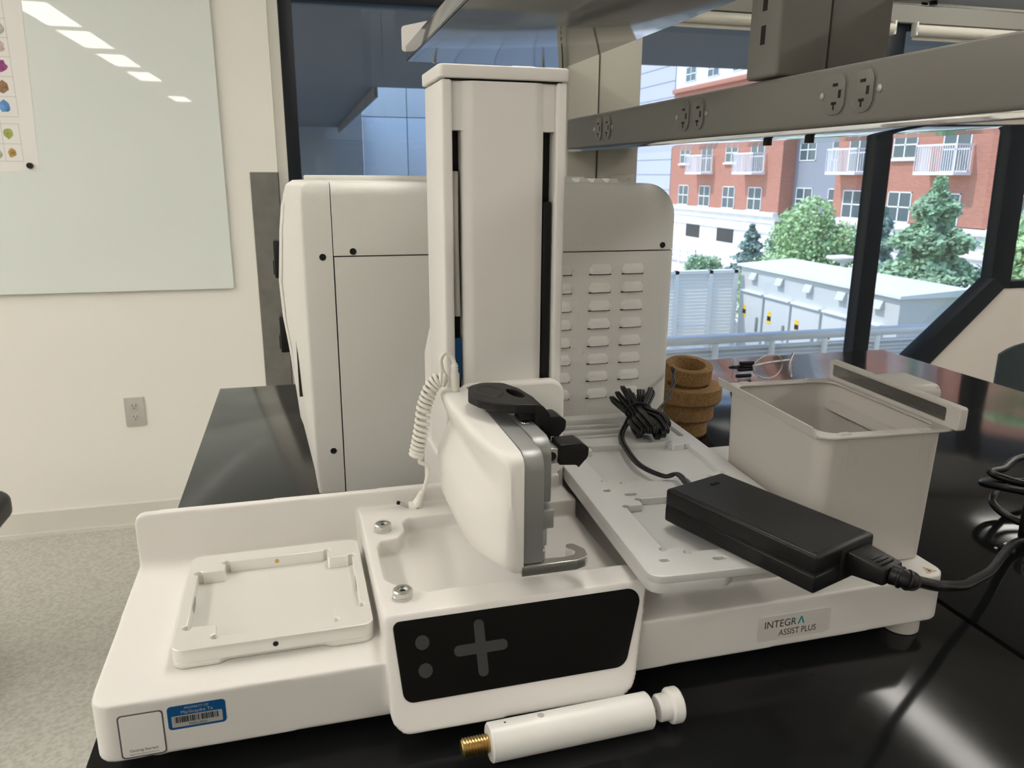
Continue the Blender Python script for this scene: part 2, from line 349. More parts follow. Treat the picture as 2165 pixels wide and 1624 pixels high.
# ceiling lights
def ceiling_light(x, y, lab, grp):
    t = thing('ceiling_light', lab, 'ceiling light', (x, y, CZ-14), group=grp)
    g = G()
    for a in ((-165, -150, -610, 610), (150, 165, -610, 610), (-150, 150, -610, -595), (-150, 150, 595, 610)): g.box(x+a[0], x+a[1], y+a[2], y+a[3], CZ-14, CZ-0.5)
    mk('frame', g, 'light_frame', t, smooth=0)
    mk('diffuser', G().box(x-150, x+150, y-595, y+595, CZ-10, CZ-5), 'light_diffuser', t, smooth=0)
for x, nm, ys in ((-4390, 'unseen outer left row, added to brighten the wall', (1450, 50, -1380, -2820, -4240, -5880, -7600)), (-1940, 'left row, the one reflected in the whiteboard', (1450, 50, -1380, -2820, -4240, -5880, -7600, -11300)), (600, 'middle of the ceiling, above the black bench', (600,)), (3000, 'right row near the window', (1520, 150, -1380, -2820, -4240, -5880))):  # outer left row is unseen, added to brighten the wall and left-facing sides
    for y in ys:
        ceiling_light(x, y, 'long white ceiling light panel in the %s' % nm, 'ceiling lights, %s' % nm.split(',')[0])
# whiteboard wall
wb = thing('glass_whiteboard', 'large pale green glass whiteboard on the cream wall', 'whiteboard', (-900, YW-8, -6))
mk('glass_panel', G().prism(rrect(-1800, -147, -6, 1250, 4, 3), 0, 8, M=Tm(0, YW-8, 0) @ Rx(PI/2)), 'whiteboard', wb, smooth=0)
for x in (-1700, -950, -230):
    for z in (60, 1180): mk('standoff', G().cyl((x, YW-0.5, z), (x, YW-8, z), 12), 'steel', wb)
def onwall(off): return Tm(0, YW-off, 0) @ Rx(PI/2)
ps = thing('poster', 'white paper poster of coloured mineral pictures on the whiteboard', 'poster', (-950, YW-16.5, 402))
mk('sheet', G().prism([(-1200, 398), (-729, 405), (-706, 1100), (-1200, 1100)], 0, 0.6, M=onwall(16.2)), 'paper', ps, smooth=0)
for i, (nm, x, z, rr, c) in enumerate((('grey', -790, 843, 18, (.45, .43, .42)), ('pinkish', -794, 788, 17, (.50, .40, .38)), ('purple', -797, 729, 19, (.30, .06, .22)), ('brown', -800, 667, 18, (.28, .16, .08)), ('blue', -804, 607, 18, (.10, .26, .55)), ('green', -806, 522, 15, (.34, .38, .10)), ('palegreen', -845, 458, 14, (.34, .38, .25)), ('gold', -803, 462, 14, (.42, .28, .08)), ('rust', -850, 522, 14, (.40, .18, .10)), ('teal', -860, 607, 17, (.10, .30, .32)), ('rose', -856, 667, 17, (.5, .2, .25)))):
    mat('print_'+nm, c, 0.6, var=0.5, vscale=60); rnd = random.Random(i)
    mk('mineral_picture', G().prism([(x+rr*(0.75+0.35*rnd.random())*math.cos(a*PI/6), z+rr*(0.85+0.4*rnd.random())*math.sin(a*PI/6)) for a in range(12)], 0, 0.15, M=onwall(16.9)), 'print_'+nm, ps, smooth=0)
g = G()
for z in (435, 490, 553, 575, 637, 698, 758, 815, 872):
    g.box(-1190, -772+(z-430)*0.02, YW-16.95, YW-16.8, z-0.7, z+0.7)
for x in (-880, -824): g.box(x-0.7, x+0.7, YW-16.95, YW-16.8, 435, 1090)
g.box(-772.7, -771.3, YW-16.95, YW-16.8, 435, 553); g.box(-768, -766.6, YW-16.95, YW-16.8, 575, 1090)
mk('grid_line', g, 'outlet_grey', ps, smooth=0)
mk('magnet', G().cyl((-755, YW-16.8, 421), (-755, YW-25, 421), 10), 'black_plastic', label='small round black magnet at the poster corner', cat='magnet', loc=(-755, YW-16.8, 421))
t = thing('wall_outlet', 'grey duplex wall outlet with steel plate below the whiteboard', 'wall outlet', (-532, YW, -509))
mk('cover_plate', G().prism(rrect(-566, -498, -510, -400, 3, 3), 0, 6, M=onwall(0), bev=1.5), 'outlet_grey', t)
for z in (-433, -475):
    s_ = mk('socket', G().prism(roundpoly([(-546, z-14), (-518, z-14), (-518, z+14), (-546, z+14)], 9, 4), 0, 2, M=onwall(6), bev=0.5), 'outlet_grey', t)
    g = G()
    for dx in (-6, 6): g.box(-532+dx-1, -532+dx+1, YW-8.4, YW-7.8, z-1, z+7)
    g.cyl((-532, YW-7.8, z-7), (-532, YW-8.4, z-7), 2.2, n=10); mk('slot', g, 'black_gap', s_, smooth=0)
g = G().box(-62, 36.5, YW-2.5, YW, FZ, 405); g.box(34, 36.5, YW-2.5, YW+60, FZ, 405)
mk('corner_guard', g, 'brushed_steel', smooth=0, label='brushed stainless corner guard on the wall end beside the window', cat='corner guard', loc=(0, YW, FZ))

# ================================================================== bench
bench = thing('lab_bench', 'long black epoxy lab bench with a joint down the middle', 'bench', (685, 285, FZ))
mk('worktop', G().box(-68.8, 682.5, -430, 992, -25, 0, 1.5), 'epoxy', bench)
mk('worktop', G().box(688.5, 1440.3, -430, 992, -25, 0, 1.5), 'epoxy', bench)
mk('joint_filler', G().box(660, 711, -425, 987, -34, -25.2), 'black_gap', bench, smooth=0)
for x in (-40, 1360):
    for y in (-400, 930): mk('leg', G().box(x, x+50, y, y+50, FZ, -25, 2), 'cabinet', bench)
for x in (-40, 1384): mk('apron', G().box(x, x+26, -350, 930, -110, -25, 2), 'cabinet', bench)
for y in (-400, 954): mk('apron', G().box(10, 1360, y, y+26, -110, -25, 2), 'cabinet', bench)
# ================================================================== shelving above the bench
def upright(name, lab, y0, z0, x1, slots, pm='shaded_strip_paint'):
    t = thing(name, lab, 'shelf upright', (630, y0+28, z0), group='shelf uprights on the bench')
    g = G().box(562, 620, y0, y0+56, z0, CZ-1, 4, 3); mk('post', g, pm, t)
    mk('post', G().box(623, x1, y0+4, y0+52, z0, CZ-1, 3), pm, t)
    mk('joint', G().box(618, 626, y0+8, y0+48, z0+1, CZ-2), 'instrument_dark', t, smooth=0)
    s0 = None
    for k in range(slots):
        if s0 is None: s0 = mk('slot', G().box(561.7, 563, y0+24, y0+32, z0+32, z0+50), 'black_gap', t, smooth=0)
        else: inst(s0, (0, 0, k*31.5))
    return t
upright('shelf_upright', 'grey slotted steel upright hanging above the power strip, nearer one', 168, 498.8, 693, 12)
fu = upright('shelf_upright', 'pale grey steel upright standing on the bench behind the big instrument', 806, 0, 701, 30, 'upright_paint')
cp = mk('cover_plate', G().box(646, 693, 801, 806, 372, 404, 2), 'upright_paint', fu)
for x in (656, 683): mk('screw', G().cyl((x, 801.5, 397), (x, 799.5, 397), 2.6, n=12), 'steel', cp)
strip = thing('power_strip', 'long grey power strip with three pairs of outlets above the bench', 'power strip', (587, 50, 446))
mk('housing', G().box(562, 700, -620, 805, 446, 496.5, 4, 3), 'shaded_strip_paint', strip)
for k, yc in enumerate((52, 340, 630)):
    for dy in (18, -18):
        y = yc+dy
        prof = roundpoly([(-13.5, -17), (9, -17), (13.5, -9), (13.5, 9), (9, 17), (-13.5, 17)], [13, 9, 4, 4, 9, 13], 5)
        MM = Tm(562, y, 472.5) @ Matrix(((0, 0, 1, 0), (-1, 0, 0, 0), (0, -1, 0, 0), (0, 0, 0, 1)))
        MM = Tm(562, y, 472.5) @ Matrix(((0, 0, -1, 0), (-1, 0, 0, 0), (0, 1, 0, 0), (0, 0, 0, 1)))
        rim = mk('receptacle', G().prism([(p[0]*1.1, p[1]*1.1) for p in prof], -0.5, 0.25, M=MM).prism(prof, -0.5, 1.6, M=MM, bev=0.5), 'shaded_strip_paint', strip)
        gg = G().box(-3.5, 3.5, 6.6, 9.2, 1.5, 1.8, M=MM).box(-3.5, 3.5, -8.6, -6.2, 1.5, 1.8, M=MM).box(-1, 1, -13, -8, 1.5, 1.8, M=MM).box(5, 8.5, -3.4, 3.4, 1.5, 1.8, M=MM)
        mk('slot', gg, 'black_gap', rim, smooth=0)
    for dy in (37.5, -37.5): mk('screw', G().lathe([(3.4, 0), (3.2, 1.0), (2.0, 1.8), (0.5, 2.0)], 14, M=Tm(562, yc+dy, 472.5) @ Ry(-PI/2)), 'dark_steel', strip)
mk('light_channel', G().box(563, 699, -620, 800, 441, 446, 0.5), 'chrome', strip)
for y in (128, 200): mk('thumb_screw', G().cyl((580, y, 441), (580, y, 434), 4.5, n=14), 'black_plastic', strip)
def shelf(lab, x0, x1, y0, y1, lipx, mats='shelf_paint', zz=582):
    t = thing('steel_shelf', lab, 'shelf', ((x0+x1)/2, (y0+y1)/2, zz), group='steel shelves')
    mk('shelf_pan', G().box(x0, x1, y0, y1, zz, zz+2.5, 0.8), mats, t)
    mk('front_lip', G().box(lipx-1.3, lipx+1.3, y0, y1, zz, zz+24, 0.6), mats, t)
    for y in (y0+1.2, y1-1.2): mk('end_lip', G().box(x0+2, x1, y-1.2, y+1.2, zz+1, zz+24, 0.5), mats, t)
    return t
sh = shelf('grey steel shelf above the white robot tower', 286, 561, 232, 822, 287.3)
mk('bracket', G().prism(roundpoly([(280, 598), (560, 590), (560, 690), (330, 648), (280, 636)], [4, 0, 0, 6, 6], 4), 0, 2.5, M=Tm(0, 828, 0) @ Rx(PI/2)), 'white_plastic', sh)
for x in (332, 520): mk('screw', G().cyl((x, 815, 582), (x, 815, 580), 3, n=12), 'steel', sh)
s2 = shelf('dark steel shelf on the far side, at the top right edge', 703, 985, -560, 205, 983.7, 'dark_steel')
mk('edge_trim', G().box(703, 985, 203, 207, 579, 590, 1), 'chrome', s2)
mk('screw', G().cyl((760, 195, 582), (760, 195, 578), 4, n=12), 'black_plastic', s2)

# ================================================================== big grey instrument
inst_t = thing('lab_instrument', 'large grey bench instrument behind the white robot tower', 'lab instrument', (340, 590, 0))
YI = 410
def body_box(x0, x1, z0, z1, rt_=0, rb=0, rx=0):
    """profile in XZ (far upper corner rounded), with the near edges rounded in YZ"""
    g = G(); K = 7
    def outline(ins):
        p = [(x0, z0+(ins if rb else 0)), (x1-ins, z0+(ins if rb else 0)), (x1-ins, z1-(ins if rt_ else 0)), (x0, z1-(ins if rt_ else 0))]
        return roundpoly(p, [0, rx if rb else 0, rx if rt_ else 0, 0], 8)
    rs = [[(p[0], YI+16*(1-math.sin(k/K*PI/2)), p[1]) for p in outline(16*(1-math.cos(k/K*PI/2)))] for k in range(K, -1, -1)]
    # k=K: a=90deg -> y=YI, inset 16 ; k=0 -> y=YI+16, inset 0
    rs.append([(p[0], 770, p[1]) for p in outline(0)])
    return g.loft(rs)
mk('top_cover', body_box(137, 588, 307, 393, rt_=1, rx=46), 'instrument_grey', inst_t, smooth=40)
mk('side_panel', body_box(137.5, 588, 2, 305.4), 'instrument_grey', inst_t, smooth=40)
mk('inner_chassis', G().box(120, 535, YI+22, 765, 24, 340), 'instrument_dark', inst_t, smooth=0)
mk('top_lip', G().box(110, 560, 700, 772, 392, 400, 2), 'instrument_grey', inst_t)
for x in (455, 478, 500, 522): mk('top_vent', G().hexa([(x, 500, 392.5), (x+18, 500, 392.5), (x+18, 560, 392.5), (x, 560, 392.5)], [(x+4, 505, 398), (x+14, 505, 398), (x+14, 555, 398), (x+4, 555, 398)]), 'instrument_grey', inst_t)
# front bezel bulging towards the aisle, lofted upwards
lv = [(2, 1, 2), (24, 4, 0), (75, 15, 0), (113, 18, 0), (176, 24, 0), (216, 29, 0), (265, 31, 0), (330, 26, 0), (375, 20, 0), (388, 18, 2), (393, 15, 7)]
rings = []
for z, b, ins in lv:
    pl = roundpoly([(136, YI+ins), (101+ins, YI+ins), (101-b*0.45+ins, YI+38), (101-b+ins, YI+110), (101-b+ins, 690), (101-b*0.45+ins, 745), (101+ins, 772-ins), (136, 772-ins)], [0, 5, 25, 40, 40, 25, 5, 0], 4)
    rings.append([(p[0], p[1], z) for p in pl])
mk('front_bezel', G().loft(rings), 'instrument_grey', inst_t, smooth=40)
rings = []
for z, b, ins in ((60, 12.5, 4), (75, 16.5, 0), (113, 19.5, 0), (176, 25.5, 0), (216, 30.5, 0), (265, 32.5, 0), (330, 27.5, 0), (362, 23.5, 0), (370, 21, 5)):
    rings.append([(p[0], p[1], z) for p in roundpoly([(101-b+3, 500+ins), (101-b, 520+ins), (101-b, 690-ins), (101-b+3, 705-ins), (101-b+8, 700), (101-b+8, 510)], 3, 2)])
mk('door_panel', G().loft(rings), 'instrument_grey', inst_t, smooth=40)
mk('side_slit', G().box(86, 92, YI+52, YI+58, 120, 262), 'instrument_dark', inst_t, smooth=0)
for z0, z1, x0 in ((260, 312, 62), (153, 205, 63)):
    lt = mk('latch', G().box(x0, x0+16, 585, 625, z0, z1, 2), 'black_plastic', inst_t); mk('latch_tab', G().box(x0-2, x0+4, 592, 618, z0+4, z0+24, 1.5), 'black_plastic', lt)
for x in (115, 560):
    for y in (440, 735): mk('foot', G().cyl((x, y, 0), (x, y, 5), 14), 'black_plastic', inst_t)
def screwhole(x, z):
    s_ = mk('screw_recess', G().lathe([(4.9, 0.0), (4.9, 0.3), (4.2, 0.9), (4.0, 0.2)], 20, M=Tm(x, YI+0.2, z) @ Rx(PI/2)), 'instrument_grey', inst_t)
    mk('screw', G().cyl((x, YI-0.2, z), (x, YI-0.75, z), 3.9, n=18), 'black_gap', s_)
for x, z in ((124, 306), (160, 312), (124, 60), (567, 313)): screwhole(x, z)
lou = None
for j, xc in enumerate((425.5, 480, 526)):
    for i in range(8):
        z = 276.5-24.2*i
        if lou is None:
            w2 = 17; top = 13.5; P = 4.2; x = xc; yb = YI+0.4
            vs_ = [(x-w2+4, yb, z), (x-w2, yb, z+6), (x-w2+5, yb, z+top), (x+w2-5, yb, z+top), (x+w2, yb, z+6), (x+w2-4, yb, z), (x-w2+5, YI-P, z+0.3), (x-w2+5, YI-P*0.9, z+6), (x-w2+8, YI-P*0.4, z+top-2.5), (x+w2-8, YI-P*0.4, z+top-2.5), (x+w2-5, YI-P*0.9, z+6), (x+w2-5, YI-P, z+0.3)]
            g = G().add(vs_, [(0, 1, 7, 6), (1, 2, 8, 7), (2, 3, 9, 8), (3, 4, 10, 9), (4, 5, 11, 10), (6, 7, 10, 11), (7, 8, 9, 10)]).add([vs_[0], vs_[6], vs_[11], vs_[5]], [(0, 1, 2, 3)], 1)
            g.box(x-w2+1, x+w2-2, YI-0.5, YI+0.2, z-1.3, z+0.3, mi=1)  # black underside and strip paint the shadow gap below the louver
            lou = mk('louver', g, ['instrument_grey', 'black_gap'], inst_t, smooth=50)
        else: inst(lou, (xc-425.5, 0, -24.2*i))

# ================================================================== pipetting robot
robot = thing('pipetting_robot', 'white benchtop pipetting robot with tall tower and black control panel', 'lab robot', D(290, 100, 0))
ZB, ZD, ZT = 14, 59, 90
g = G()
g.prism(roundpoly([(-57.2, -60.2), (150, -60.2), (150, 156), (-57.2, 156)], [14, 0, 0, 6], 6), ZB, ZD)            # left deck
g.prism(roundpoly([(318, -60.2), (644.2, -60.2), (644.2, 300), (318, 300)], [0, 16, 16, 0], 6), ZB, ZD)             # right deck
g.box(141, 352, -45, 156, ZB, 73)                                                                               # trough floor
wo = roundpoly([(140, ZB), (327, ZB), (352, ZT), (140.5, ZT)], [15, 18, 5, 4], 8)
g.loft([[(p[0], -49-(ZT-p[1])*0.5, p[1]) for p in wo], [(p[0], -20, p[1]) for p in wo]])                              # control wedge
g.prism([(140, -33), (183, -33), (180, -27), (170, -10), (157, -5), (149, 5), (149, 62), (153, 74.5), (169, 77), (176.6, 92), (177.3, 108), (184, 117), (352, 117), (352, 156), (140, 156)], ZB, ZT)
g.prism(roundpoly([(-57.5, ZB), (346, ZB), (346, 106.5), (-57.5, 106.5)], [0, 0, 6, 9], 6), 0, 9.5, M=Tm(0, 157.5, 0) @ Rx(PI/2))   # rear wall
g.box(376, 506, -28, 290, ZD-4, 95)                                                                             # pedestal for the slide rail
g.box(228, 352, 156, 292, ZB, 118)
remeshed('base_shell', g, 'white_plastic', robot, FD, 1.5, 9)
for x, y in ((-20, -26), (615, -42), (-22, 130), (615, 270), (235, -40)):
    mk('foot', G().lathe([(15, 0), (16, 1), (16, 15.5)], 24, M=Tm(x, y, 0)), 'rim_grey', robot, FD)
# control panel on the sloping front
vdir = Vector((0, 38, 76)).normalized(); ndir = Vector((0, -vdir.z, vdir.y))
MP = Matrix(((1, 0, 0, 0), (0, vdir.y, ndir.y, -49.0), (0, vdir.z, ndir.z, 90), (0, 0, 0, 1)))
pan = mk('control_panel', G().plate([roundpoly([(150.5, -62.5), (322.5, -62.5), (346.5, -5), (146.5, -5)], [8, 12, 9, 5], 7)], -1.2, 0.7, 0.3, M=MP), 'black_gloss', robot, FD)
for x, s_ in ((167.2, -22.1), (167.8, -41.9)):
    mk('round_button', G().plate([circ(x, s_, 5.2, 28)], 0.6, 0.95, 0.1, M=MP), 'button_film', pan, FD)
a, b_, cx, cy = 3.9, 20.5, 210.5, -32
plus = [(cx-a, cy-b_), (cx+a, cy-b_), (cx+a, cy-a), (cx+b_, cy-a), (cx+b_, cy+a), (cx+a, cy+a), (cx+a, cy+b_), (cx-a, cy+b_), (cx-a, cy+a), (cx-b_, cy+a), (cx-b_, cy-a), (cx-a, cy-a)]
mk('arrow_pad', G().plate([roundpoly(plus, [3.7, 3.7, 1, 3.7, 3.7, 1, 3.7, 3.7, 1, 3.7, 3.7, 1], 5)], 0.6, 0.95, 0.1, M=MP), 'button_film', pan, FD, label='cross-shaped arrow key pad')
# locating pins
for x, y in ((157.5, 95.5), (158.3, -25.3)):
    p_ = mk('locating_pin', G().lathe([(7.6, 0), (7.6, 3.0), (7.2, 3.3), (7.2, 3.7), (7.6, 4.0), (7.6, 7.0), (6.6, 8.0), (4.0, 8.0), (4.0, 6.2), (0.1, 6.2)], 28, M=Tm(x, y, ZT-0.8), cap=False), 'steel', robot, FD)
    mk('hex_socket', G().lathe([(2.4, 0), (2.4, 0.3)], 6, M=Tm(x, y, ZT+5.5)), 'black_gap', p_, FD)
# tower
YT = 165
tw = mk('tower_column', G().box(231, 241, YT, 252, 100, 485, 2.5, 3).box(340, 350, YT, 252, 100, 485, 2.5, 3).box(232, 349, 244, 252, 100, 485, 2), 'tower_paint', robot, FD)
mk('tower_foot', G().prism(roundpoly([(YT+2, 60), (290, 60), (290, 209), (252, 246), (YT+2, 246)], [0, 3, 10, 20, 0], 5), 0, 9.5, M=Tm(231.2, 0, 0) @ Matrix(((0, 0, 1, 0), (1, 0, 0, 0), (0, 1, 0, 0), (0, 0, 0, 1))))
   .prism(roundpoly([(YT+2, 60), (290, 60), (290, 209), (252, 246), (YT+2, 246)], [0, 3, 10, 20, 0], 5), 0, 9.5, M=Tm(340.2, 0, 0) @ Matrix(((0, 0, 1, 0), (1, 0, 0, 0), (0, 1, 0, 0), (0, 0, 0, 1)))).box(238, 343, 280, 289, 60, 206, 2), 'tower_paint', robot, FD)
mk('tower_interior', G().box(240, 341, YT+20, 246, 90, 482), 'black_gap', robot, FD, smooth=0)
fp = roundpoly([(250, YT+30), (250, YT+4), (258, YT-0.5), (321, YT-0.5), (329, YT+4), (329, YT+30)], [0, 5, 12, 12, 5, 0], 6)
mk('front_panel', G().prism(fp, 100, 442.5), 'tower_paint', robot, FD, smooth=30)
fp2 = roundpoly([(241.2, YT+24), (241.2, YT+5), (251, YT+4), (259, YT-0.6), (320, YT-0.6), (328, YT+4), (339.8, YT+5), (339.8, YT+24)], [0, 0, 6, 10, 10, 6, 0, 0], 5)
mk('upper_fascia', G().prism(fp2, 441.8, 484), 'tower_paint', robot, FD, smooth=30)
mk('tower_cap', G().plate([roundpoly([(228.5, YT-2), (352, YT-2), (352, 256), (228.5, 256)], [6, 6, 6, 6], 5)], 486, 497.5, 1.6), 'tower_paint', robot, FD)
mk('cap_gap', G().box(236, 346, YT+3, 250, 484, 487), 'black_gap', robot, FD, smooth=0)
mk('ribbon_cable', G().tube(spline([(245.5, YT+13, 405), (244.5, YT+10, 390), (244.2, YT+9, 340), (245.2, YT+9, 270)], 8), 3.2, 10), 'outlet_grey', robot, FD)
mk('ribbon_cable', G().box(241.5, 249, YT+9, YT+12, 205, 248, 0.8), 'blue_label', robot, FD, label='dark blue flat cable inside the left tower slot')
mk('slide_block', G().box(330, 338.5, YT+6, YT+18, 150, 378, 1.5), 'black_plastic', robot, FD)
# carriage plate and pipette arm
mk('carriage_plate', G().plate([rrect(240, 349, 103, 205.5, 15, 7)], 0, 14, 3.5, M=Tm(0, YT-1, 0) @ Rx(PI/2), res=4), 'white_cover', robot, FD)
rings = []
for y, xl, zt, zb in ((152, 224, 204, 93), (148, 222.3, 205, 92), (100, 221.5, 205, 92), (55, 221.5, 205, 92.3), (25, 222.5, 205, 94), (0, 225, 205, 99), (-22, 228, 205, 104), (-38, 231, 204.5, 107), (-46, 233.5, 202, 109), (-49.5, 236.5, 197, 114)):
    bul = 4.0*min(1, max(0, (y+50)/70))
    k = (zt-zb)
    cr_ = 9.0*min(1, max(0.12, (y+52)/90))
    pts = [(247.5, zt), (xl+5.2, zt), (xl+2.6, zt-0.8), (xl+0.8, zt-2.6), (xl+0.1, zt-5.2), (xl+0.6, zt-10), (xl+cr_*0.75, zt-26), (xl+cr_*0.95, zt-31), (xl+cr_*0.75, zt-35), (xl-bul*0.7, zt-0.50*k), (xl-bul, zt-0.57*k), (xl-bul, zt-0.66*k), (xl-bul*0.75, zt-0.80*k), (xl-bul*0.1, zb+9), (xl+3.5, zb+3), (xl+8, zb), (247.5, zb)]
    rings.append([(p[0], y, p[1]) for p in pts])
g = G().loft(rings[::-1])
ob = mk('arm_cover', g, 'white_cover', robot, FD, smooth=60)
bv = ob.modifiers.new('b', 'BEVEL'); bv.width = 0.003; bv.segments = 3; bv.limit_method = 'ANGLE'; bv.angle_limit = math.radians(50)
def yz(poly): return Matrix(((0, 0, 1, 0), (1, 0, 0, 0), (0, 1, 0, 0), (0, 0, 0, 1)))
YZ = Matrix(((0, 0, 1, 0), (1, 0, 0, 0), (0, 1, 0, 0), (0, 0, 0, 1)))
sil = roundpoly([(150, 116), (-47, 116), (-47, 204.5), (150, 204.5)], [0, 1, 13, 0], 8)
mk('arm_plate', G().prism(sil, 248.3, 263.5, M=YZ, bev=0.5), 'dark_steel', robot, FD, smooth=30)
sil2 = roundpoly([(150, 154), (-23, 154), (-23, 205.6), (150, 205.6)], [0, 2, 13, 0], 8)
mk('arm_plate', G().prism(sil2, 264.0, 277, M=YZ, bev=0.5), 'dark_steel', robot, FD, smooth=30)
mk('spring_block', G().box(263.6, 278.5, -28, -12, 134, 150, 1), 'dark_steel', robot, FD)
mk('guide_pin', G().cyl((269, -26, 113), (269, -26, 134), 2.6), 'dark_steel', robot, FD)
mk('guide_pin', G().cyl((273.5, -18, 116), (273.5, -18, 134), 2.4), 'dark_steel', robot, FD)
mk('guide_foot', G().box(263.6, 266.5, -44, -30, 116, 124, 1), 'dark_steel', robot, FD)
hk = roundpoly([(246, -50), (290, -50), (301, -46), (303, -34), (297, -22), (290, -22), (290, -28), (295, -34), (291, -41), (280, -42), (262, -40), (246, -36)], [0, 4, 6, 6, 3, 3, 2, 3, 5, 3, 3, 0], 4)
mk('hook_bar', G().plate([hk], 107.5, 115.8, 0.5), 'steel', robot, FD)
mk('arm_screw', G().lathe([(4.2, 0), (4.0, 0.5), (3.6, 0.6), (2, 0.3), (0.1, 0.2)], 20, M=Tm(270.5, 26, 205.5)), 'chrome', robot, FD)
# lever: pad, bent neck, clip jaws
padp = roundpoly([(231, 66), (237, 92), (252, 101.5), (270, 96), (279, 74), (283, 44), (282, 20), (262, 25), (247, 33), (236, 49)], [14, 14, 10, 8, 10, 4, 2, 12, 12, 14], 5)
cut = [(271.5+5.6*math.cos(2*PI*k/24)-0.12*15*math.sin(2*PI*k/24), 60+15*math.sin(2*PI*k/24)) for k in range(24)]
lev = mk('lever', G().plate([padp, cut], 213.5, 221.5, 1.2, res=3), 'black_lever', robot, FD)
mk('thumb_dish', G().lathe([(14, 0), (13.4, 0.5), (12.2, 0.25), (6, -0.1), (0.1, -0.1)], 32, M=Tm(250.5, 70, 221.4) @ Matrix.Diagonal((0.85, 1.35, 1, 1))), 'black_lever', lev, FD)
nk = [(278, 213.5), (278, 221.5), (284.5, 219.5), (289.5, 212.5), (291, 203), (291, 188), (284.5, 188), (284, 203), (282, 210)]
mk('lever_neck', G().prism(roundpoly(nk, [0, 1, 5, 5, 4, 1, 1, 4, 4], 3), 0, 26, M=Tm(0, 46, 0) @ Rx(PI/2), bev=0.6), 'black_lever', lev, FD)
mk('pivot_bracket', G().box(277.2, 288.2, -8, 14, 180, 193, 0.8), 'steel', lev, FD)
mk('lever_web', G().box(266, 285, 28, 44, 206, 214, 1).box(278, 285, 22, 44, 188, 214, 1), 'black_lever', lev, FD)
mk('pivot_bore', G().cyl((282.5, -8.1, 186.5), (282.5, -8.4, 186.5), 3.6), 'black_gap', lev, FD)
for y0, x0, x1, zt in ((-10, 288.3, 313, 196), (42, 288.3, 312, 203)):
    jp = roundpoly([(x0, zt), (x1-6, zt), (x1, zt-4), (x1-0.5, zt-12), (x1-8, zt-20.5), (x1-11, zt-17), (x0, zt-17)], [1, 3, 2, 3, 0, 0, 1], 3)
    mk('clip_jaw', G().prism(jp, 0, 22, M=Tm(0, y0+22, 0) @ Rx(PI/2), bev=0.8), 'black_lever', lev, FD)
# badge and warning sign
MF = Matrix(((1, 0, 0, 0), (0, 0, -1, -60.2), (0, 1, 0, 0), (0, 0, 0, 1)))
bd = mk('name_badge', G().plate([rrect(450.5, 520.8, 22.6, 45.6, 2.5, 5)], -0.5, 0.55, 0.25, M=MF), 'logo_plate', robot, FD)
gt = G(); 
mk('lettering', G().text('INTEGR', 9.6, MF @ Tm(456, 34.2, 0.58) @ Matrix.Diagonal((0.92, 1, 1, 1)), spacing=1.02), 'black_print', bd, FD, smooth=0, label='bold black word INTEGRA ending in a teal letter')
gl = G(); lx = 488.6
gl.plate([[(lx, 34.2), (lx+1.5, 34.2), (lx+3.4, 39.3), (lx+5.3, 34.2), (lx+6.8, 34.2), (lx+4.2, 41.1), (lx+2.6, 41.1)]], 0.55, 0.62, 0, M=MF)
mk('teal_letter', gl, 'teal_print', bd, FD, smooth=0)
mk('model_lettering', G().text('ASSIST PLUS', 8.2, MF @ Tm(470.8, 25.6, 0.58) @ Matrix.Diagonal((0.84, 1, 1, 1))), 'black_print', bd, FD, smooth=0)
MW = Tm(630.5, -49.5, ZD+0.05) @ Rz(0.15)
ws = mk('warning_sign', G().plate([[(-6.2, -4.2), (6.2, -4.2), (0, 6.2)], [(-4.6, -3.2), (0, 4.4), (4.6, -3.2)]], 0, 0.15, 0, M=MW), 'amber_print', robot, FD, smooth=0)
mk('warning_symbol', G().box(-2.2, 2.0, -2.4, -1.4, 0, 0.15, M=MW).box(-1.2, 1.2, -1.0, 0.2, 0, 0.15, M=MW).box(-0.5, 0.4, 0.5, 2.4, 0, 0.15, M=MW), 'black_print', ws, FD, smooth=0)
# stickers on the front of the base
sk = mk('sticker', G().plate([rrect(-40.3, -11.6, 16.2, 50.3, 2.6, 4)], -0.4, 0.25, 0, M=MF), 'sticker_border', robot, FD, smooth=0, label='white square sticker with a dark border')
mk('sticker_face', G().plate([rrect(-39.3, -12.5, 17.2, 49.4, 2.2, 4)], 0.2, 0.32, 0, M=MF), 'paper', sk, FD, smooth=0)
mk('lettering', G().text('Getting Started', 2.9, MF @ Tm(-25.9, 20.9, 0.36), ax='CENTER', depth=0.02).text('integra-biosciences.com/how-to', 1.45, MF @ Tm(-25.9, 18.5, 0.36), ax='CENTER', depth=0.02), 'black_print', sk, FD, smooth=0)
al = mk('asset_label', G().plate([rrect(-9, 28.6, 32.9, 51.2, 2.6, 4)], -0.4, 0.3, 0, M=MF), 'blue_label', robot, FD, smooth=0, label='blue asset label with a barcode')
mk('barcode_field', G().plate([rrect(-6.6, 26.2, 34.6, 43.4, 0.8, 3)], 0.25, 0.36, 0, M=MF), 'silver_label', al, FD, smooth=0)
mk('lettering', G().text('PROPERTY OF', 2.5, MF @ Tm(10, 48.1, 0.36), ax='CENTER', depth=0.02).text('Marlinspike Tx', 3.5, MF @ Tm(10, 44.6, 0.36), ax='CENTER', depth=0.02), 'silver_label', al, FD, smooth=0)
gb = G(); x = -4.6; rr = random.Random(3)
while x < 23.6:
    wd = rr.choice((0.25, 0.25, 0.5, 0.75, 1.0)); gb.plate([[(x, 37.9), (x+wd, 37.9), (x+wd, 42.6), (x, 42.6)]], 0.35, 0.4, 0, M=MF); x += wd+rr.choice((0.25, 0.3, 0.5))
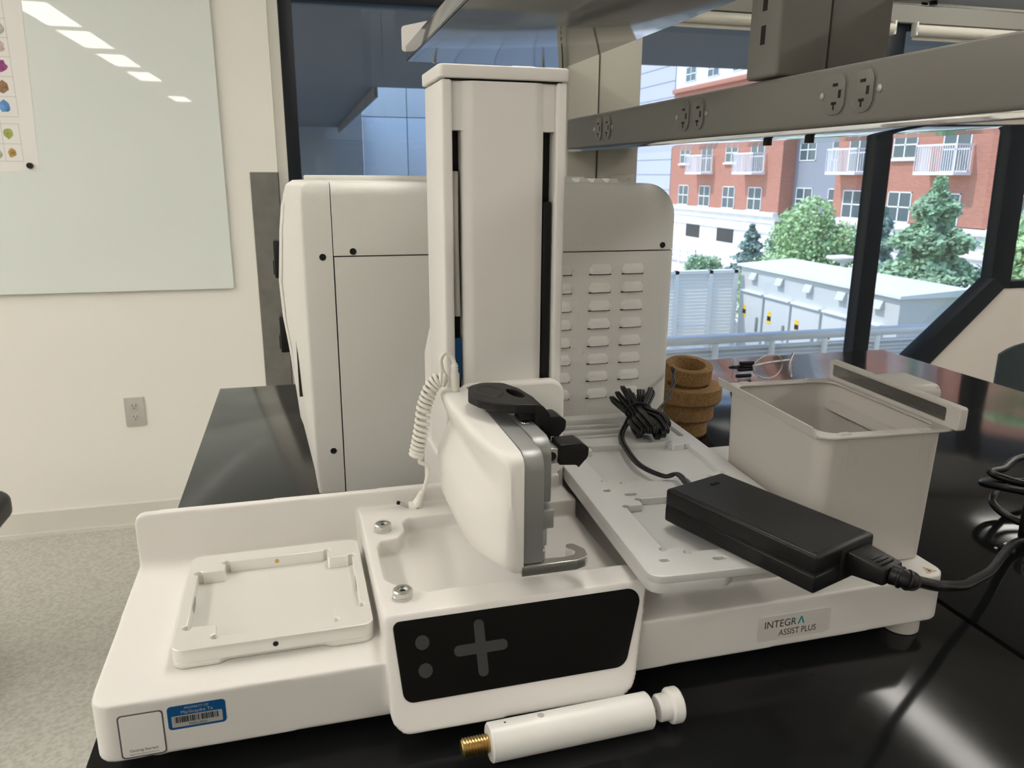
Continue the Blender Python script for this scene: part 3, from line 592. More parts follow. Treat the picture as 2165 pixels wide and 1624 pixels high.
mk('barcode', gb, 'black_print', al, FD, smooth=0)
mk('lettering', G().text('MAR-L0020', 2.4, MF @ Tm(10, 35.2, 0.4), ax='CENTER', depth=0.02), 'black_print', al, FD, smooth=0)

# ------------------------------------------------------------------ plate nest
nest = thing('plate_nest', 'square silver aluminium plate holder on the left deck of the robot', 'plate holder', D(63, 44, ZD))
Z0, Z1 = ZD+0.4, 74.2
outer = rrect(-8.2, 135.4, -30, 118, 9, 6)
lower = roundpoly([(-8.2, -30), (24, -30), (30, -26), (98, -26), (104, -30), (135.4, -30), (135.4, 118), (-8.2, 118)], [9, 4, 4, 4, 4, 9, 9, 9], 5)
pock = dogbone([(0, 0), (21, 0), (21, -17), (107, -17), (107, 0), (128, 0), (128, 86), (107, 86), (107, 101), (21, 101), (21, 86), (0, 86)], {0, 2, 3, 5, 6, 8, 9, 11}, 3.4)
mk('foot_plate', G().plate([lower], Z0, Z0+4.2, 0.4), 'alu_nest', nest, FD)
mk('frame', G().plate([outer, pock], Z0+4.0, Z1, 0.7), 'alu_nest', nest, FD)
mk('set_screw', G().cyl((63.5, -29.5, 69), (63.5, -30.4, 69), 2.0, n=14), 'black_gap', nest, FD)
mk('set_screw', G().cyl((63.5, 101.2, 69.5), (63.5, 100.4, 69.5), 1.9, n=14), 'brass', nest, FD)
for x in (-0.3, 128.3): mk('side_spring', G().prism(roundpoly([(38, 64), (52, 64), (56, 71), (34, 71)], 2, 3), x-0.6, x+0.6, M=YZ), 'dark_steel', nest, FD)

# ------------------------------------------------------------------ sliding rail with plate positions
FR = FD @ Tm(338.5, -81, 95.3) @ Rz(math.radians(-3.4))
rail = thing('slide_rail', 'long grey aluminium rail with plate pockets on the right deck of the robot', 'rail', FR @ Vector((87, 200, 0)))
RW, RL = 175, 406
low = roundpoly([(0, 0), (62, 0), (70, 6), (RW-8, 6), (RW, 0), (RW, RL), (0, RL)], [12, 5, 5, 5, 0, 4, 4], 5)
def pk(v0, v1, u0=27.5, u1=155.5): return dogbone([(u0, v0), (u0+17, v0), (u0+17, v0-9), (u1-17, v0-9), (u1-17, v0), (u1, v0), (u1, v1), (u1-17, v1), (u1-17, v1+13), (u0+17, v1+13), (u0+17, v1), (u0, v1)], {0, 2, 3, 5, 6, 8, 9, 11}, 3.2)
def slot(u0, u1, v0, v1, r=3): return rrect(u0, u1, v0, v1, r, 4)
holes = [pk(43, 129.5), pk(192, 278), slot(24, 150, 318, 388, 4), slot(158, 165, 306, 396), slot(19, 26, 165, 172, 2), slot(36, 48, 152, 158, 2.5), slot(17, 25, 22, 28, 2.5), slot(60, 72, 17, 22, 2)]
mk('lower_plate', G().plate([low], 0, 8, 0.4), 'alu_rail', rail, FR)
mk('pocket_frame', G().plate([rrect(0, RW, 0, RL, 12, 6)]+holes, 7.8, 14.7, 0.7), 'alu_rail', rail, FR)
for v in (330, 350, 372): mk('cross_rib', G().box(28, 110, v, v+4, 8, 12, 0.6), 'alu_rail', rail, FR)

# ------------------------------------------------------------------ waste bin
FB = FD @ Tm(520, -26, ZD+0.4) @ Rz(math.radians(-3.4))
BW, BD, BH = 128, 177, 129
bn = thing('waste_bin', 'open grey plastic waste bin standing on the right end of the robot', 'bin', FB @ Vector((64, 88, 0)))
def ringz(ins, z, r): return [(p[0], p[1], z) for p in rrect(ins, BW-ins, ins, BD-ins, r, 6)]
mk('bin_body', G().loft([ringz(5, 0, 16), ringz(3.2, 1.5, 18), ringz(0.3, BH-3, 20), ringz(0, BH-2.5, 20), ringz(2.2, BH-2.5, 18), ringz(5, 4, 16)]), 'bin_grey', bn, FB)
for v0 in (2.6,):
    for u in (26, 36, 100, 110): mk('clip_slit', G().box(u-0.3, u+0.3, v0-2.35, v0-0.5, BH-30, BH-6), 'outlet_grey', bn, FB, smooth=0)
fr = mk('rim_frame', G().plate([rrect(-4, BW+7, -4.5, BD+4.5, 15, 6), rrect(6.5, BW-7, 6.5, BD-7, 15, 6)], BH-2.5, BH-0.3, 0.6), 'rim_grey', bn, FB)
mk('side_lip', G().hexa([(-4.6, 3, BH-2.5), (-2.6, 3, BH-2.5), (-2.6, BD+4, BH-2.5), (-4.6, BD+4, BH-2.5)], [(-8.0, 5, BH+7), (-6.4, 5, BH+7), (-6.4, BD+2, BH+7), (-8.0, BD+2, BH+7)]), 'rim_grey', fr, FB)
for u, v in ((22, 1), (100, 1), (22, BD-1), (100, BD-1)): mk('rim_clip', G().hexa([(u-7, v-2.6, BH-0.5), (u+7, v-2.6, BH-0.5), (u+7, v+2.6, BH-0.5), (u-7, v+2.6, BH-0.5)], [(u-4, v-2, BH+1.5), (u+4, v-2, BH+1.5), (u+4, v+2, BH+1.5), (u-4, v+2, BH+1.5)]), 'rim_grey', fr, FB)
wb_ = mk('wiper_bar', G().plate([rrect(-10, BD+4, BH-1, BH+20.5, 3, 4), rrect(7, BD-2, BH+3.5, BH+16, 2, 4)], 0, 8.5, 1.3, M=Tm(BW-2.5, 0, 0) @ YZ), 'rim_grey', bn, FB)
mk('bar_window', G().plate([rrect(6.5, BD-1.5, BH+3, BH+16.5, 2, 4)], 2, 6.5, 0.2, M=Tm(BW-2.5, 0, 0) @ YZ), 'smoky', wb_, FB)
mk('inner_ledge', G().hexa([(BW-15, 14, BH-29), (BW-3, 12, BH-29), (BW-3, BD-12, BH-29), (BW-15, BD-14, BH-29)], [(BW-15, 14, BH-26), (BW-4, 12, BH-22), (BW-4, BD-12, BH-22), (BW-15, BD-14, BH-26)]), 'bin_grey', bn, FB)
lp = mk('handle_loop', G().plate([rrect(62, 122, BH-4, BH+20, 9, 6), rrect(65, 119, BH-1, BH+17, 7, 6)], 0, 34, 1.0, M=Tm(BW+6, 0, 0) @ YZ), 'rim_grey', bn, FB)
mk('loop_web', G().box(BW+36, BW+39, 64, 120, BH-2, BH+18), 'rim_grey', lp, FB)

# ------------------------------------------------------------------ power adapter
FA = FD @ Tm(451, -51.5, 110.2) @ Rz(math.atan2(-143.9, 47.4))
ad = thing('power_adapter', 'black laptop-style power adapter lying across the rail of the robot', 'power adapter', FA @ Vector((0, 0, 0)))
HL, HW = 75.7, 35.7
mk('lower_shell', G().box(-HL, HL, -HW, HW, 0, 14.2, 2.2, 3), 'black_plastic', ad, FA)
mk('parting_line', G().box(-HL+0.9, HL-0.9, -HW+0.9, HW-0.9, 12, 17), 'black_gap', ad, FA, smooth=0)
us = mk('upper_shell', G().box(-HL, HL, -HW, HW, 15.0, 30, 2.6, 3), 'black_plastic', ad, FA)
mk('top_plate', G().plate([rrect(-HL+3, HL-4, -HW+3.5, HW-3.5, 3, 4)], 29.6, 30.5, 0.3), 'black_plastic', us, FA)
mk('status_light', G().plate([rrect(-HL+15, -HL+19, 2, 13, 1.9, 4)], 30.3, 30.75, 0.1), 'black_gloss', us, FA)
mk('socket_inlet', G().box(HL-0.5, HL+0.5, -6, 32, 4, 27, 0.3), 'black_gap', ad, FA)
def dev_path(pts): return [FD @ Vector(p) for p in pts]
def twin(name, pts, parent, r=1.7, sep=1.75, n=12, twist=0.0, up=Vector((0, 0, 1))):
    P = spline(pts, n); A = []; B = []
    for i, p in enumerate(P):
        t = (P[min(i+1, len(P)-1)]-P[max(i-1, 0)]).normalized(); sd = t.cross(up)
        sd = sd.normalized() if sd.length > 1e-4 else Vector((1, 0, 0))
        if twist: sd = Matrix.Rotation(twist*i, 3, t) @ sd
        A.append(p+sd*sep); B.append(p-sd*sep)
    return mk(name, G().tube(A, r, 8).tube(B, r, 8), 'black_cable', parent, smooth=60)
cb = twin('output_cable', dev_path([(428, 22, 126), (446, 84, 119), (437, 97, 113.5), (427.5, 132.9, 112.6), (434, 182, 112.6), (446, 224, 113), (468, 258, 117), (484, 280, 122)]), ad)
mk('strain_relief', G().tube(dev_path([(426, 14, 126), (432, 32, 126), (440, 58, 123)]), [4.6, 4.2, 3.0], 12), 'black_cable', ad)
# the bundle: elongated loops tied in the middle, lying on the rail
rnd = random.Random(11); g = G()
base = FD @ Vector((488, 262, 111)); ax = (FD @ Vector((507, 330, 111)))-base; ln = Vector((0.16, 1, 0)).normalized(); sd = Vector((1, -0.16, 0)).normalized()
for k in range(8):
    off = (k-3.5)*4.0; fan = (k-3.5)*2.4; lift = 4+3.4*((k*5) % 4); hl0 = -64+rnd.uniform(-6, 6)+abs(k-3.5)*3; hl1 = 50+rnd.uniform(-8, 8)
    pts = []
    for (l, s_, z) in ((hl0, off*1.2, lift), (-30, off*1.35+2, lift+2), (10, off*0.62+1.2, lift+1), (hl1-4, off+fan*1.0+1.5, lift+10+k % 3*3), (hl1+3, off+fan*1.1, lift+14+k % 3*3), (hl1-4, off+fan*1.0-1.5, lift+16+k % 3*3), (10, off*0.62-1.2, lift+6), (-30, off*1.35-2, lift+9), (hl0-2, off*1.2, lift+6)):
        pts.append(base+ln*l+sd*s_+Vector((0, 0, z)))
    sp_ = spline(pts, 6, closed=True)
    g.tube([p+sd*1.4 for p in sp_], 2.0, 7, closed=True); g.tube([p-sd*1.4 for p in sp_], 2.0, 7, closed=True)
mk('cable_bundle', g, 'black_cable', ad, smooth=60)
tie = [base+ln*12+sd*(16*math.cos(a))+Vector((0, 0, 13+11*math.sin(a))) for a in [i*2*PI/20 for i in range(20)]]
mk('cable_tie', G().tube(tie, 1.4, 8, closed=True), 'black_gap', ad)
twin('output_cable', dev_path([(492, 262, 122), (512, 276, 117), (535.5, 300, 121), (560, 334, 123), (580, 362, 126), (596, 390, 136), (600, 402, 142)]), ad, 1.5, 1.6, 14, 0.16)

# mains cord with plug
pc = thing('mains_lead', 'thick black mains cord plugged into the power adapter, coiled at the right edge', 'power cord', D(820, 40, 0))
mk('plug_body', G().hexa([(HL+0.6, -1, 7), (HL+30, 1, 9), (HL+30, 25, 9), (HL+0.6, 27, 7)], [(HL+0.6, -1, 25), (HL+30, 1, 22), (HL+30, 25, 22), (HL+0.6, 27, 25)], bev=2), 'black_plastic', pc, FA)
for i in range(4): mk('grip_rib', G().box(HL+12+i*4, HL+13.6+i*4, 6, 20, 22.0, 24.0, 0.3), 'black_plastic', pc, FA)
e0 = FA @ Vector((HL+29, 13, 15.5)); e1 = FA @ Vector((HL+40, 17, 14)); 
e2 = D(517, -143, 116)
strp = spline([e0, e1, e2], 8)
mk('strain_relief', G().tube(strp, [8.0-3.2*i/(len(strp)-1) for i in range(len(strp))], 16), 'black_plastic', pc)
for i in (4, 7, 10, 13):
    t_ = (strp[i+1]-strp[i-1]).normalized(); q = t_.to_track_quat('Z', 'Y').to_matrix().to_4x4(); q.translation = strp[i]
    mk('relief_ring', G().lathe([(8.6-i*0.18, -1.1), (9.0-i*0.18, -0.6), (9.0-i*0.18, 0.6), (8.6-i*0.18, 1.1)], 20, M=q), 'black_plastic', pc)
cpts = [e1, e2, D(560, -125, 95), D(605, -92, 70), D(660, -62, 46), D(700, -38, 33), D(750, -10, 21), D(805, 25, 14), D(850, 48, 12)]
cx0, cy0 = 948, 92
for k in range(0, 34):
    a = -2.25+k*PI/6; r_ = 62+9*math.sin(k*1.3)
    cpts.append(D(cx0+r_*1.2*math.cos(a), cy0+r_*0.95*math.sin(a), 13+1.5*k+8*math.sin(k*0.9)))
cpts += [D(cx0+60, cy0-60, 30), D(cx0+75, cy0-110, 14), D(cx0+150, cy0-60, 7), D(cx0+260, cy0+30, 6)]
mk('cable', G().tube(spline(cpts, 7), 4.5, 12), 'black_cable', pc, smooth=60)
mk('tie_loop', G().tube(spline([D(872, 60, 8), D(860, 52, 24), D(864, 54, 56), D(896, 68, 66), D(908, 76, 36), D(896, 70, 8)], 8, closed=True), 4.5, 12, closed=True), 'black_cable', pc, smooth=60)

# ------------------------------------------------------------------ coiled white cable
cc = thing('coiled_cable', 'white coiled cable plugged into the pipette arm, loose plug on the robot deck', 'cable', D(190, 146, ZT))
YC = 139
def c4(a, b):          # layout sketch of the hanging cable in the plane just in front of the rear wall
    return (222.6+(820+a/3.123-935)*0.4585, YC, 205.3-(720+b/3.123-826)*0.4585/0.92)
hp = lambda a, b, y=YC: D(c4(a, b)[0], y, c4(a, b)[2])
mk('plug', G().cyl(D(234.2, 137, 205.3), D(234.2, 137, 222), 4.4).cyl(D(234.2, 137, 222), D(234.2, 137, 232), 3.4, 2.6), 'white_cable', cc)
for i in range(3): mk('relief_ring', G().lathe([(3.2, 0), (3.6, 0.6), (3.2, 1.4)], 16, M=Tm(*D(234.2, 137, 223.5+2.6*i))), 'white_cable', cc)
ax_ = spline([hp(372, 262), hp(330, 262), hp(290, 300), hp(258, 365), hp(236, 430), hp(222, 520), hp(207, 600), hp(190, 670), hp(178, 722)], 40)
tot = len(ax_); hel = []; TURNS = 19
for i in range(tot):
    t_ = (ax_[min(i+1, tot-1)]-ax_[max(i-1, 0)]).normalized(); n1 = Vector((0, 1, 0)); n1 = (n1-t_*n1.dot(t_)).normalized(); n2 = t_.cross(n1)
    a = TURNS*2*PI*i/(tot-1); rr_ = 5.6
    hel.append(ax_[i]+(n1*math.sin(a)+n2*math.cos(a))*rr_)
top = spline([D(234.2, 137, 231), hp(425, 130, 138), hp(385, 100, 139), hp(352, 140), hp(362, 205), hp(385, 250), hel[0]], 10)
bot = spline([hel[-1], hp(200, 765), hp(245, 790), hp(252, 840), hp(228, 930), hp(215, 965)], 10)
mk('cord', G().tube(top[:-1]+hel+bot[1:], 1.95, 8), 'white_cable', cc, smooth=60)
pe = hp(205, 975); pf = hp(172, 1044, 139)
mk('angled_plug', G().tube([pe+Vector((2, 0, 4)), pe, (pe+pf)/2, pf], [2.6, 3.4, 4.4, 5.4], 14).tube([pf, pf+(hp(120, 1046, 140)-pf)], [5.2, 4.2], 12), 'white_cable', cc)
for i in range(3): mk('relief_ring', G().tube([pe+(pf-pe)*(0.05+0.13*i)-Vector((0, 0, 0.5)), pe+(pf-pe)*(0.05+0.13*i)+(pf-pe)*0.06], 4.5, 14), 'white_cable', cc)
mk('plug_tip', G().cyl(hp(122, 1045, 140), hp(62, 1022, 141), 1.7).cyl(hp(62, 1022, 141), hp(45, 1016, 141), 1.8, mi=1), ['steel', 'black_plastic'], cc)

# ------------------------------------------------------------------ white threaded tool in front
p0, p1 = Vector((207.1, -104.2, 13.6)), Vector((331.6, -99.9, 13.6)); dx = (p1-p0).normalized(); LT = (p1-p0).length
FT = Tm(*p0) @ dx.to_track_quat('X', 'Z').to_matrix().to_4x4() @ Ry(PI/2)
tl = thing('threaded_tool', 'white plastic rod with brass threaded end lying in front of the robot', 'tool', (p0.x+62, p0.y+2, 0))
mk('handle', G().lathe([(12.6, 0), (13.6, 1.0), (13.6, LT-1), (12.6, LT)], 40, M=FT), 'delrin', tl)
pr = []
for i in range(9): pr += [(5.6, -19.5+i*2.1), (6.6, -18.9+i*2.1), (6.6, -18.3+i*2.1), (5.6, -17.7+i*2.1)]
mk('threaded_end', G().lathe([(3.2, -19.5), (5.0, -20.2)]+pr+[(5.6, 0.5)], 28, M=FT), 'brass', tl)
mk('rod', G().lathe([(1.9, LT-2), (1.9, LT+8)], 14, M=FT), 'steel', tl)
mk('knob', G().lathe([(8.5, LT+6.5), (10.2, LT+8), (10.2, LT+16), (13.0, LT+17), (13.4, LT+18), (13.4, LT+24), (12.6, LT+25)], 36, M=FT), 'delrin', tl)
for s_, r_ in ((39, 2.6), (12, 0.8)):
    nn = Vector((0, 0.08, 1)).normalized(); q = nn.to_track_quat('Z', 'Y').to_matrix().to_4x4(); q.translation = p0+dx*s_+nn*13.45
    mk('bore', G().lathe([(r_, 0), (r_, 0.25)], 16, M=q), 'rim_grey' if r_ > 1 else 'black_gap', tl)

# ------------------------------------------------------------------ cork rings
crx, cry = 682, 532
for (r_, ri, z0, z1, dx_, dy_, tilt, lab) in ((35, 22, 0, 27, 0, 0, 0, 'small cork ring at the bottom of the cork stack'), (45, 26, 27, 56, -1, 1, 0, 'medium cork ring, second from the bottom of the cork stack'), (54, 32, 56, 82, 0, -1, 0, 'widest cork ring of the cork stack'), (37, 26, 82, 109, 0, 2, 0.17, 'tilted cork ring on top of the cork stack')):
    Mk = Tm(crx+dx_, cry+dy_, z0+(6.5 if tilt else 0)) @ Rx(tilt); h_ = z1-z0
    mk('cork_ring', G().lathe([(ri-2, 0.2), (r_-3, 0.2), (r_, 4), (r_, h_-1.2), (r_-1.2, h_), (ri, h_), (ri-6, 4), (ri-2, 0.2)], 48, M=Mk, cap=False), 'cork', label=lab, cat='cork ring', group='stacked cork rings', loc=(crx+dx_, cry+dy_, z0))

# ------------------------------------------------------------------ safety glasses
gx, gy = 977, 800
sg = thing('safety_glasses', 'clear safety glasses lying folded on the black bench', 'safety glasses', (gx, gy, 0))
def lens_loop(cx_, yaw, w, h, z0=3):
    out = []
    for k in range(28):
        a = 2*PI*k/28; x_ = w/2*math.cos(a); z_ = z0+h/2+h/2*math.sin(a)*(1.0 if math.sin(a) > 0 else 0.92); b = 6*(1-(2*x_/w)**2)
        out.append(Vector((cx_+x_*math.cos(yaw)+b*math.sin(yaw), gy+x_*math.sin(yaw)-b*math.cos(yaw), z_)))
    return out
for cx_, yaw in ((gx+26, 0.15), (gx+76, 0.95)):
    lp_ = lens_loop(cx_, yaw, 74, 51)
    mk('lens', G().add(lp_+[sum(lp_, Vector())/28+Vector((0, -4, 0))], [(k, (k+1) % 28, 28) for k in range(28)]), 'lens_clear', sg, smooth=60)
    mk('lens_rim', G().tube(lp_, 1.3, 8, closed=True), 'outlet_grey', sg)
mk('nose_bridge', G().tube(spline([(gx+56, gy+4, 36), (gx+60, gy-1, 38), (gx+64, gy+6, 36)], 5), 2.2, 8), 'rim_grey', sg)
for k in range(3): mk('grip_rib', G().box(gx-44+k*3, gx-10+k*2, gy-2, gy+6, 8+k*13, 15+k*13, 2), 'black_plastic', sg)
mk('temple_arm', G().tube(spline([(gx-8, gy+4, 30), (gx-34, gy+6, 30), (gx-46, gy+20, 26), (gx-20, gy+60, 14), (gx+30, gy+70, 5)], 8), 2.8, 8), 'black_plastic', sg)
mk('temple_arm', G().tube(spline([(gx+96, gy+26, 30), (gx+104, gy+40, 28), (gx+60, gy+62, 18), (gx, gy+66, 6)], 8), 2.6, 8), 'rim_grey', sg)
mk('side_shield', G().box(gx-47, gx-41, gy-4, gy+16, 4, 46, 2), 'lens_clear', sg)

cr = thing('paper_crumbs', 'tiny white crumbs on the black bench beside the bin', 'crumbs', (852, 75, 0))
rq = random.Random(5)
for k in range(5):
    a, b = 846+rq.uniform(-14, 16), 74+rq.uniform(-5, 5); mk('crumb', G().box(a, a+rq.uniform(2, 5), b, b+rq.uniform(1.5, 3), 0.05, 1.6, 0.5), 'paper', cr)
# ------------------------------------------------------------------ chairs at the frame edges
def chair(lab, x, y, zs, rot, col, back=True, L=300):
    M = Tm(x, y, FZ) @ Rz(rot); t = thing('lab_chair', lab, 'chair', (x, y, FZ), group='lab chairs')
    mk('seat', G().plate([rrect(-230, 230, -220, 220, 90, 8)], zs-30, zs+30, 18, M=M, res=4), col, t)
    mk('gas_post', G().cyl((0, 0, 90), (0, 0, zs-30), 28, M=M), 'black_plastic', t)
    for k in range(5):
        a = k*2*PI/5; c_, s_ = math.cos(a), math.sin(a)
        mk('leg', G().hexa([(c_*30-s_*22, s_*30+c_*22, 60), (c_*30+s_*22, s_*30-c_*22, 60), (c_*L+s_*14, s_*L-c_*14, 50), (c_*L-s_*14, s_*L+c_*14, 50)], [(c_*30-s_*22, s_*30+c_*22, 105), (c_*30+s_*22, s_*30-c_*22, 105), (c_*L+s_*14, s_*L-c_*14, 75), (c_*L-s_*14, s_*L+c_*14, 75)], M=M), 'black_plastic', t)
        mk('caster', G().cyl((c_*(L-10)-s_*18, s_*(L-10)+c_*18, 26), (c_*(L-10)+s_*18, s_*(L-10)-c_*18, 26), 25, M=M, n=16), 'black_plastic', t)
    if back:
        rr2 = []
        for k in range(13):
            a = -0.75+1.5*k/12
            hh = 330*math.cos(a*0.95)**0.6
            rr2.append([(300*math.sin(a), 250-300*(1-math.cos(a))*0.8-18, zs+120), (300*math.sin(a), 250-300*(1-math.cos(a))*0.8-10, zs+120+hh), (300*math.sin(a), 250-300*(1-math.cos(a))*0.8+12, zs+120+hh), (300*math.sin(a), 250-300*(1-math.cos(a))*0.8+12, zs+120)])
        mk('backrest', G().loft(rr2, M=M), col, t, smooth=50)
        mk('back_support', G().box(-30, 30, 200, 225, zs-20, zs+200, 6, M=M), 'black_plastic', t)
    return t
chair('dark chair with a rounded back at the right edge beyond the bench', 2700, 1480, 270, -0.5, 'chair_shell')
chair('black stool at the left edge of the picture near the wall', -917, 1500, 452, PI, 'black_plastic', back=False, L=150)

# ================================================================== outside the window
GZ = -5000
mk('ground', G().box(-30000, 60000, 2700, 90000, GZ-200, GZ), 'asphalt', smooth=0, kind='structure')
mk('pavement', G().box(16000, 26800, 20000, 62000, GZ, GZ+60), 'pavement', smooth=0, kind='structure')
XF = 27000
bld = thing('brick_apartment_building', 'red brick apartment building with white stone base beyond the trees', 'building', (XF+5000, 40000, GZ))
mk('brick_wall', G().box(XF, XF+9000, 40500, 54700, -1800, 6200), 'brick', bld, smooth=0)
mk('brick_wall', G().box(XF, XF+9000, 19000, 35600, -1650, 6200), 'brick', bld, smooth=0)
mk('siding_wall', G().box(XF+900, XF+9000, 35600, 40500, GZ+1500, 6200), 'siding_grey', bld, smooth=0)
for y0, y1, x in ((40500, 54700, XF-120), (19000, 35600, XF-120), (35600, 40500, XF+800)):
    mk('stone_base', G().box(x, XF+9000, y0, y1, GZ, -1950), 'stone_white', bld, smooth=0)
    for z, h, d in ((-1950, 260, 180), (-2330, 150, 90), (-2900, 190, 120)): mk('stone_band', G().box(x-d, x+300, y0-d*0, y1, z, z+h, 20), 'stone_white', bld)
    mk('upper_wall', G().box(x+140, XF+9000, y0, y1, 6200, 9500), 'siding_white', bld, smooth=0)
    mk('cornice', G().box(x-130, XF+1000, y0, y1, 6050, 6350, 30), 'brick' if x < XF else 'siding_grey', bld)
def bwin(y, z0, z1, w=1500, x=XF, sill=True, cols=2):
    f = G()
    f.box(x-40, x+60, y-w/2, y+w/2, z0, z0+45).box(x-40, x+60, y-w/2, y+w/2, z1-45, z1).box(x-40, x+60, y-w/2, y-w/2+45, z0, z1).box(x-40, x+60, y+w/2-45, y+w/2, z0, z1)
    f.box(x-50, x+60, y-32, y+32, z0, z1).box(x-50, x+60, y-w/2, y+w/2, (z0+z1)/2-28, (z0+z1)/2+28)
    o = mk('window', f, 'win_frame', bld, smooth=0)
    zm = (z0+z1)/2
    for a, b in ((y-w/2+45, y-32), (y+32, y+w/2-45)):
        for c_, d in ((z0+45, zm-28), (zm+28, z1-45)): mk('pane', G().box(x-22, x-12, a, b, c_, d), 'win_pane', o, smooth=0)
    if sill: mk('window_sill', G().box(x-150, x+20, y-w/2-80, y+w/2+80, z0-120, z0, 10), 'stone_white', o)
def balcony(y, z0=600, z1=1720, w=2250, x=XF):
    b = mk('balcony', G().box(x-900, x, y-w/2, y+w/2, z0-130, z0), 'win_frame', bld, smooth=0)
    f = G().box(x-900, x-850, y-w/2, y+w/2, z1-70, z1)
    for s_ in (-1, 1): f.box(x-900, x, y+s_*w/2-25, y+s_*w/2+25, z1-70, z1)
    k = int(w/125)
    for i in range(k+1): f.box(x-890, x-862, y-w/2+i*w/k-14, y-w/2+i*w/k+14, z0, z1-70)
    for s_ in (-1, 1):
        for i in range(7): f.box(x-880+i*125, x-852+i*125, y+s_*w/2-14, y+s_*w/2+14, z0, z1-70)
    mk('railing', f, 'win_frame', b, smooth=0)
for y in (52500, 46100, 30850): bwin(y, 1200, 2400)
for y in (49350, 43100, 33950, 27850): bwin(y, 600, 2450, sill=False); balcony(y+200)
for y in (52450, 49350, 46150, 43050, 34050, 30800, 28000, 24800): bwin(y, -1650, -280)
for y in (39400, 36500): bwin(y, 1220, 2420, x=XF+900, sill=False); bwin(y, -1500, -250, x=XF+900, sill=False); bwin(y, 3900, 5200, x=XF+900, sill=False)
for y in (52500, 49350, 46100, 43050, 34000, 30850, 27900): bwin(y, 3800, 5100); bwin(y-100, 6700, 7700, x=XF+20, sill=False)
for y0, y1 in ((45000, 47100), (49500, 51500), (32500, 34300)): mk('garage_opening', G().box(XF-140, XF-100, y0, y1, GZ+1200, -2950), 'instrument_dark', bld, smooth=0)
mk('downpipe', G().tube([(XF-120, 32650, -1600), (XF-120, 32650, 5900)], 70, 8), 'brick', bld)
lb = thing('panel_building', 'pale lilac panelled building left of the brick building', 'building', (XF+5000, 60000, GZ))
mk('wall', G().box(XF, XF+9000, 54800, 64000, GZ, 12000), 'lilac_panel', lb, smooth=0)
mk('corner_pilaster', G().box(XF-200, XF+400, 62200, 64000, GZ, 12000), 'stone_white', lb, smooth=0)
for z in range(-4000, 12000, 1100): mk('panel_joint', G().box(XF-15, XF+10, 54800, 62200, z, z+50), 'soffit_grey', lb, smooth=0)
# long fence of the terrace next door
ng = thing('white_railing', 'low white railing at the foot of the brick building', 'railing', (XF-4000, 48000, GZ))
for z in (GZ+300, GZ+620, GZ+940): mk('rail', G().box(XF-4060, XF-4000, 42500, 53500, z, z+110), 'win_frame', ng, smooth=0)
for i in range(12): mk('post', G().box(XF-4080, XF-3980, 42500+i*1000, 42620+i*1000, GZ, GZ+1100), 'win_frame', ng, smooth=0)
# trees
def leafcard(g, p, s, rnd, flat=0.0):
    a = Vector((rnd.uniform(-1, 1), rnd.uniform(-1, 1), rnd.uniform(-1, 1)*(1-flat))).normalized(); b = a.orthogonal().normalized(); b = (b+a.cross(b)*rnd.uniform(-1, 1)).normalized()
    g.add([p-a*s, p+b*s*0.55+a*s*0.1, p+a*s, p-b*s*0.55+a*s*0.1], [(0, 1, 2, 3)])
def conifer(lab, x, y, top, rad, leaf, seed, n=5200):
    rnd = random.Random(seed); t = thing('conifer_tree', lab, 'tree', (x, y, GZ), group='trees in front of the brick building'); H = top-GZ
    g = G()
    for i in range(int(n*1.9)):
        h = rnd.random()**0.8; z = GZ+H*(0.04+0.96*h); R = rad*(1-h)**0.85+90; tier = 0.72+0.28*math.sin(h*38+rnd.uniform(-.4, .4))
        a = rnd.uniform(0, 2*PI); rr_ = R*tier*math.sqrt(rnd.uniform(0.12, 1)); lobe = 0.82+0.18*math.sin(5*a+seed+h*9)
        leafcard(g, Vector((x+rr_*lobe*math.cos(a), y+rr_*lobe*math.sin(a), z-0.14*rr_+rnd.uniform(-60, 60))), rnd.uniform(60, 135), rnd, 0.55)
    mk('foliage', g, leaf, t, smooth=0, kind='stuff')
    mk('trunk', G().tube([(x, y, GZ), (x, y, GZ+H*0.9)], [H*0.022, 20], 8), 'bark', t)
def bush(lab, x, y, z0, z1, rad, leaf, seed, n=3200):
    rnd = random.Random(seed); t = thing('leafy_tree', lab, 'tree', (x, y, GZ), group='trees in front of the brick building'); g = G()
    blobs = [(rnd.uniform(-.55, .55)*rad, rnd.uniform(-.55, .55)*rad, rnd.uniform(z0+0.25*(z1-z0), z1-0.28*(z1-z0)), rnd.uniform(.4, .62)*rad) for _ in range(9)]+[(0, 0, z1-0.3*rad-150, 0.45*rad)]
    for i in range(int(n*1.9)):
        b = rnd.choice(blobs); d = Vector((rnd.gauss(0, 1), rnd.gauss(0, 1), rnd.gauss(0, 1))).normalized()*b[3]*rnd.uniform(.6, 1.05)
        leafcard(g, Vector((x+b[0], y+b[1], b[2]))+d, rnd.uniform(55, 120), rnd)
    mk('foliage', g, leaf, t, smooth=0, kind='stuff')
    mk('trunk', G().tube([(x, y, GZ), (x, y, (z0+z1)/2)], [110, 60], 8), 'bark', t)
conifer('large green conifer right of the black mullion', 17300, 18000, 350, 3300, 'leaf_conifer', 1, 11000)
conifer('blue-green spruce close beside the black mullion', 20500, 23900, -700, 1500, 'leaf_blue', 2, 5500)
conifer('dark conifer bush left of the bright green tree', 21000, 33300, -1900, 1700, 'leaf_blue', 3, 3500)
bush('bright green leafy tree in front of the grey siding', 20000, 27200, -4300, -500, 1750, 'leaf_bright', 4, 6500)
bush('low pale green shrub right behind the louvered fence', 17000, 25000, GZ, -2600, 1700, 'leaf_bright', 5, 4200)
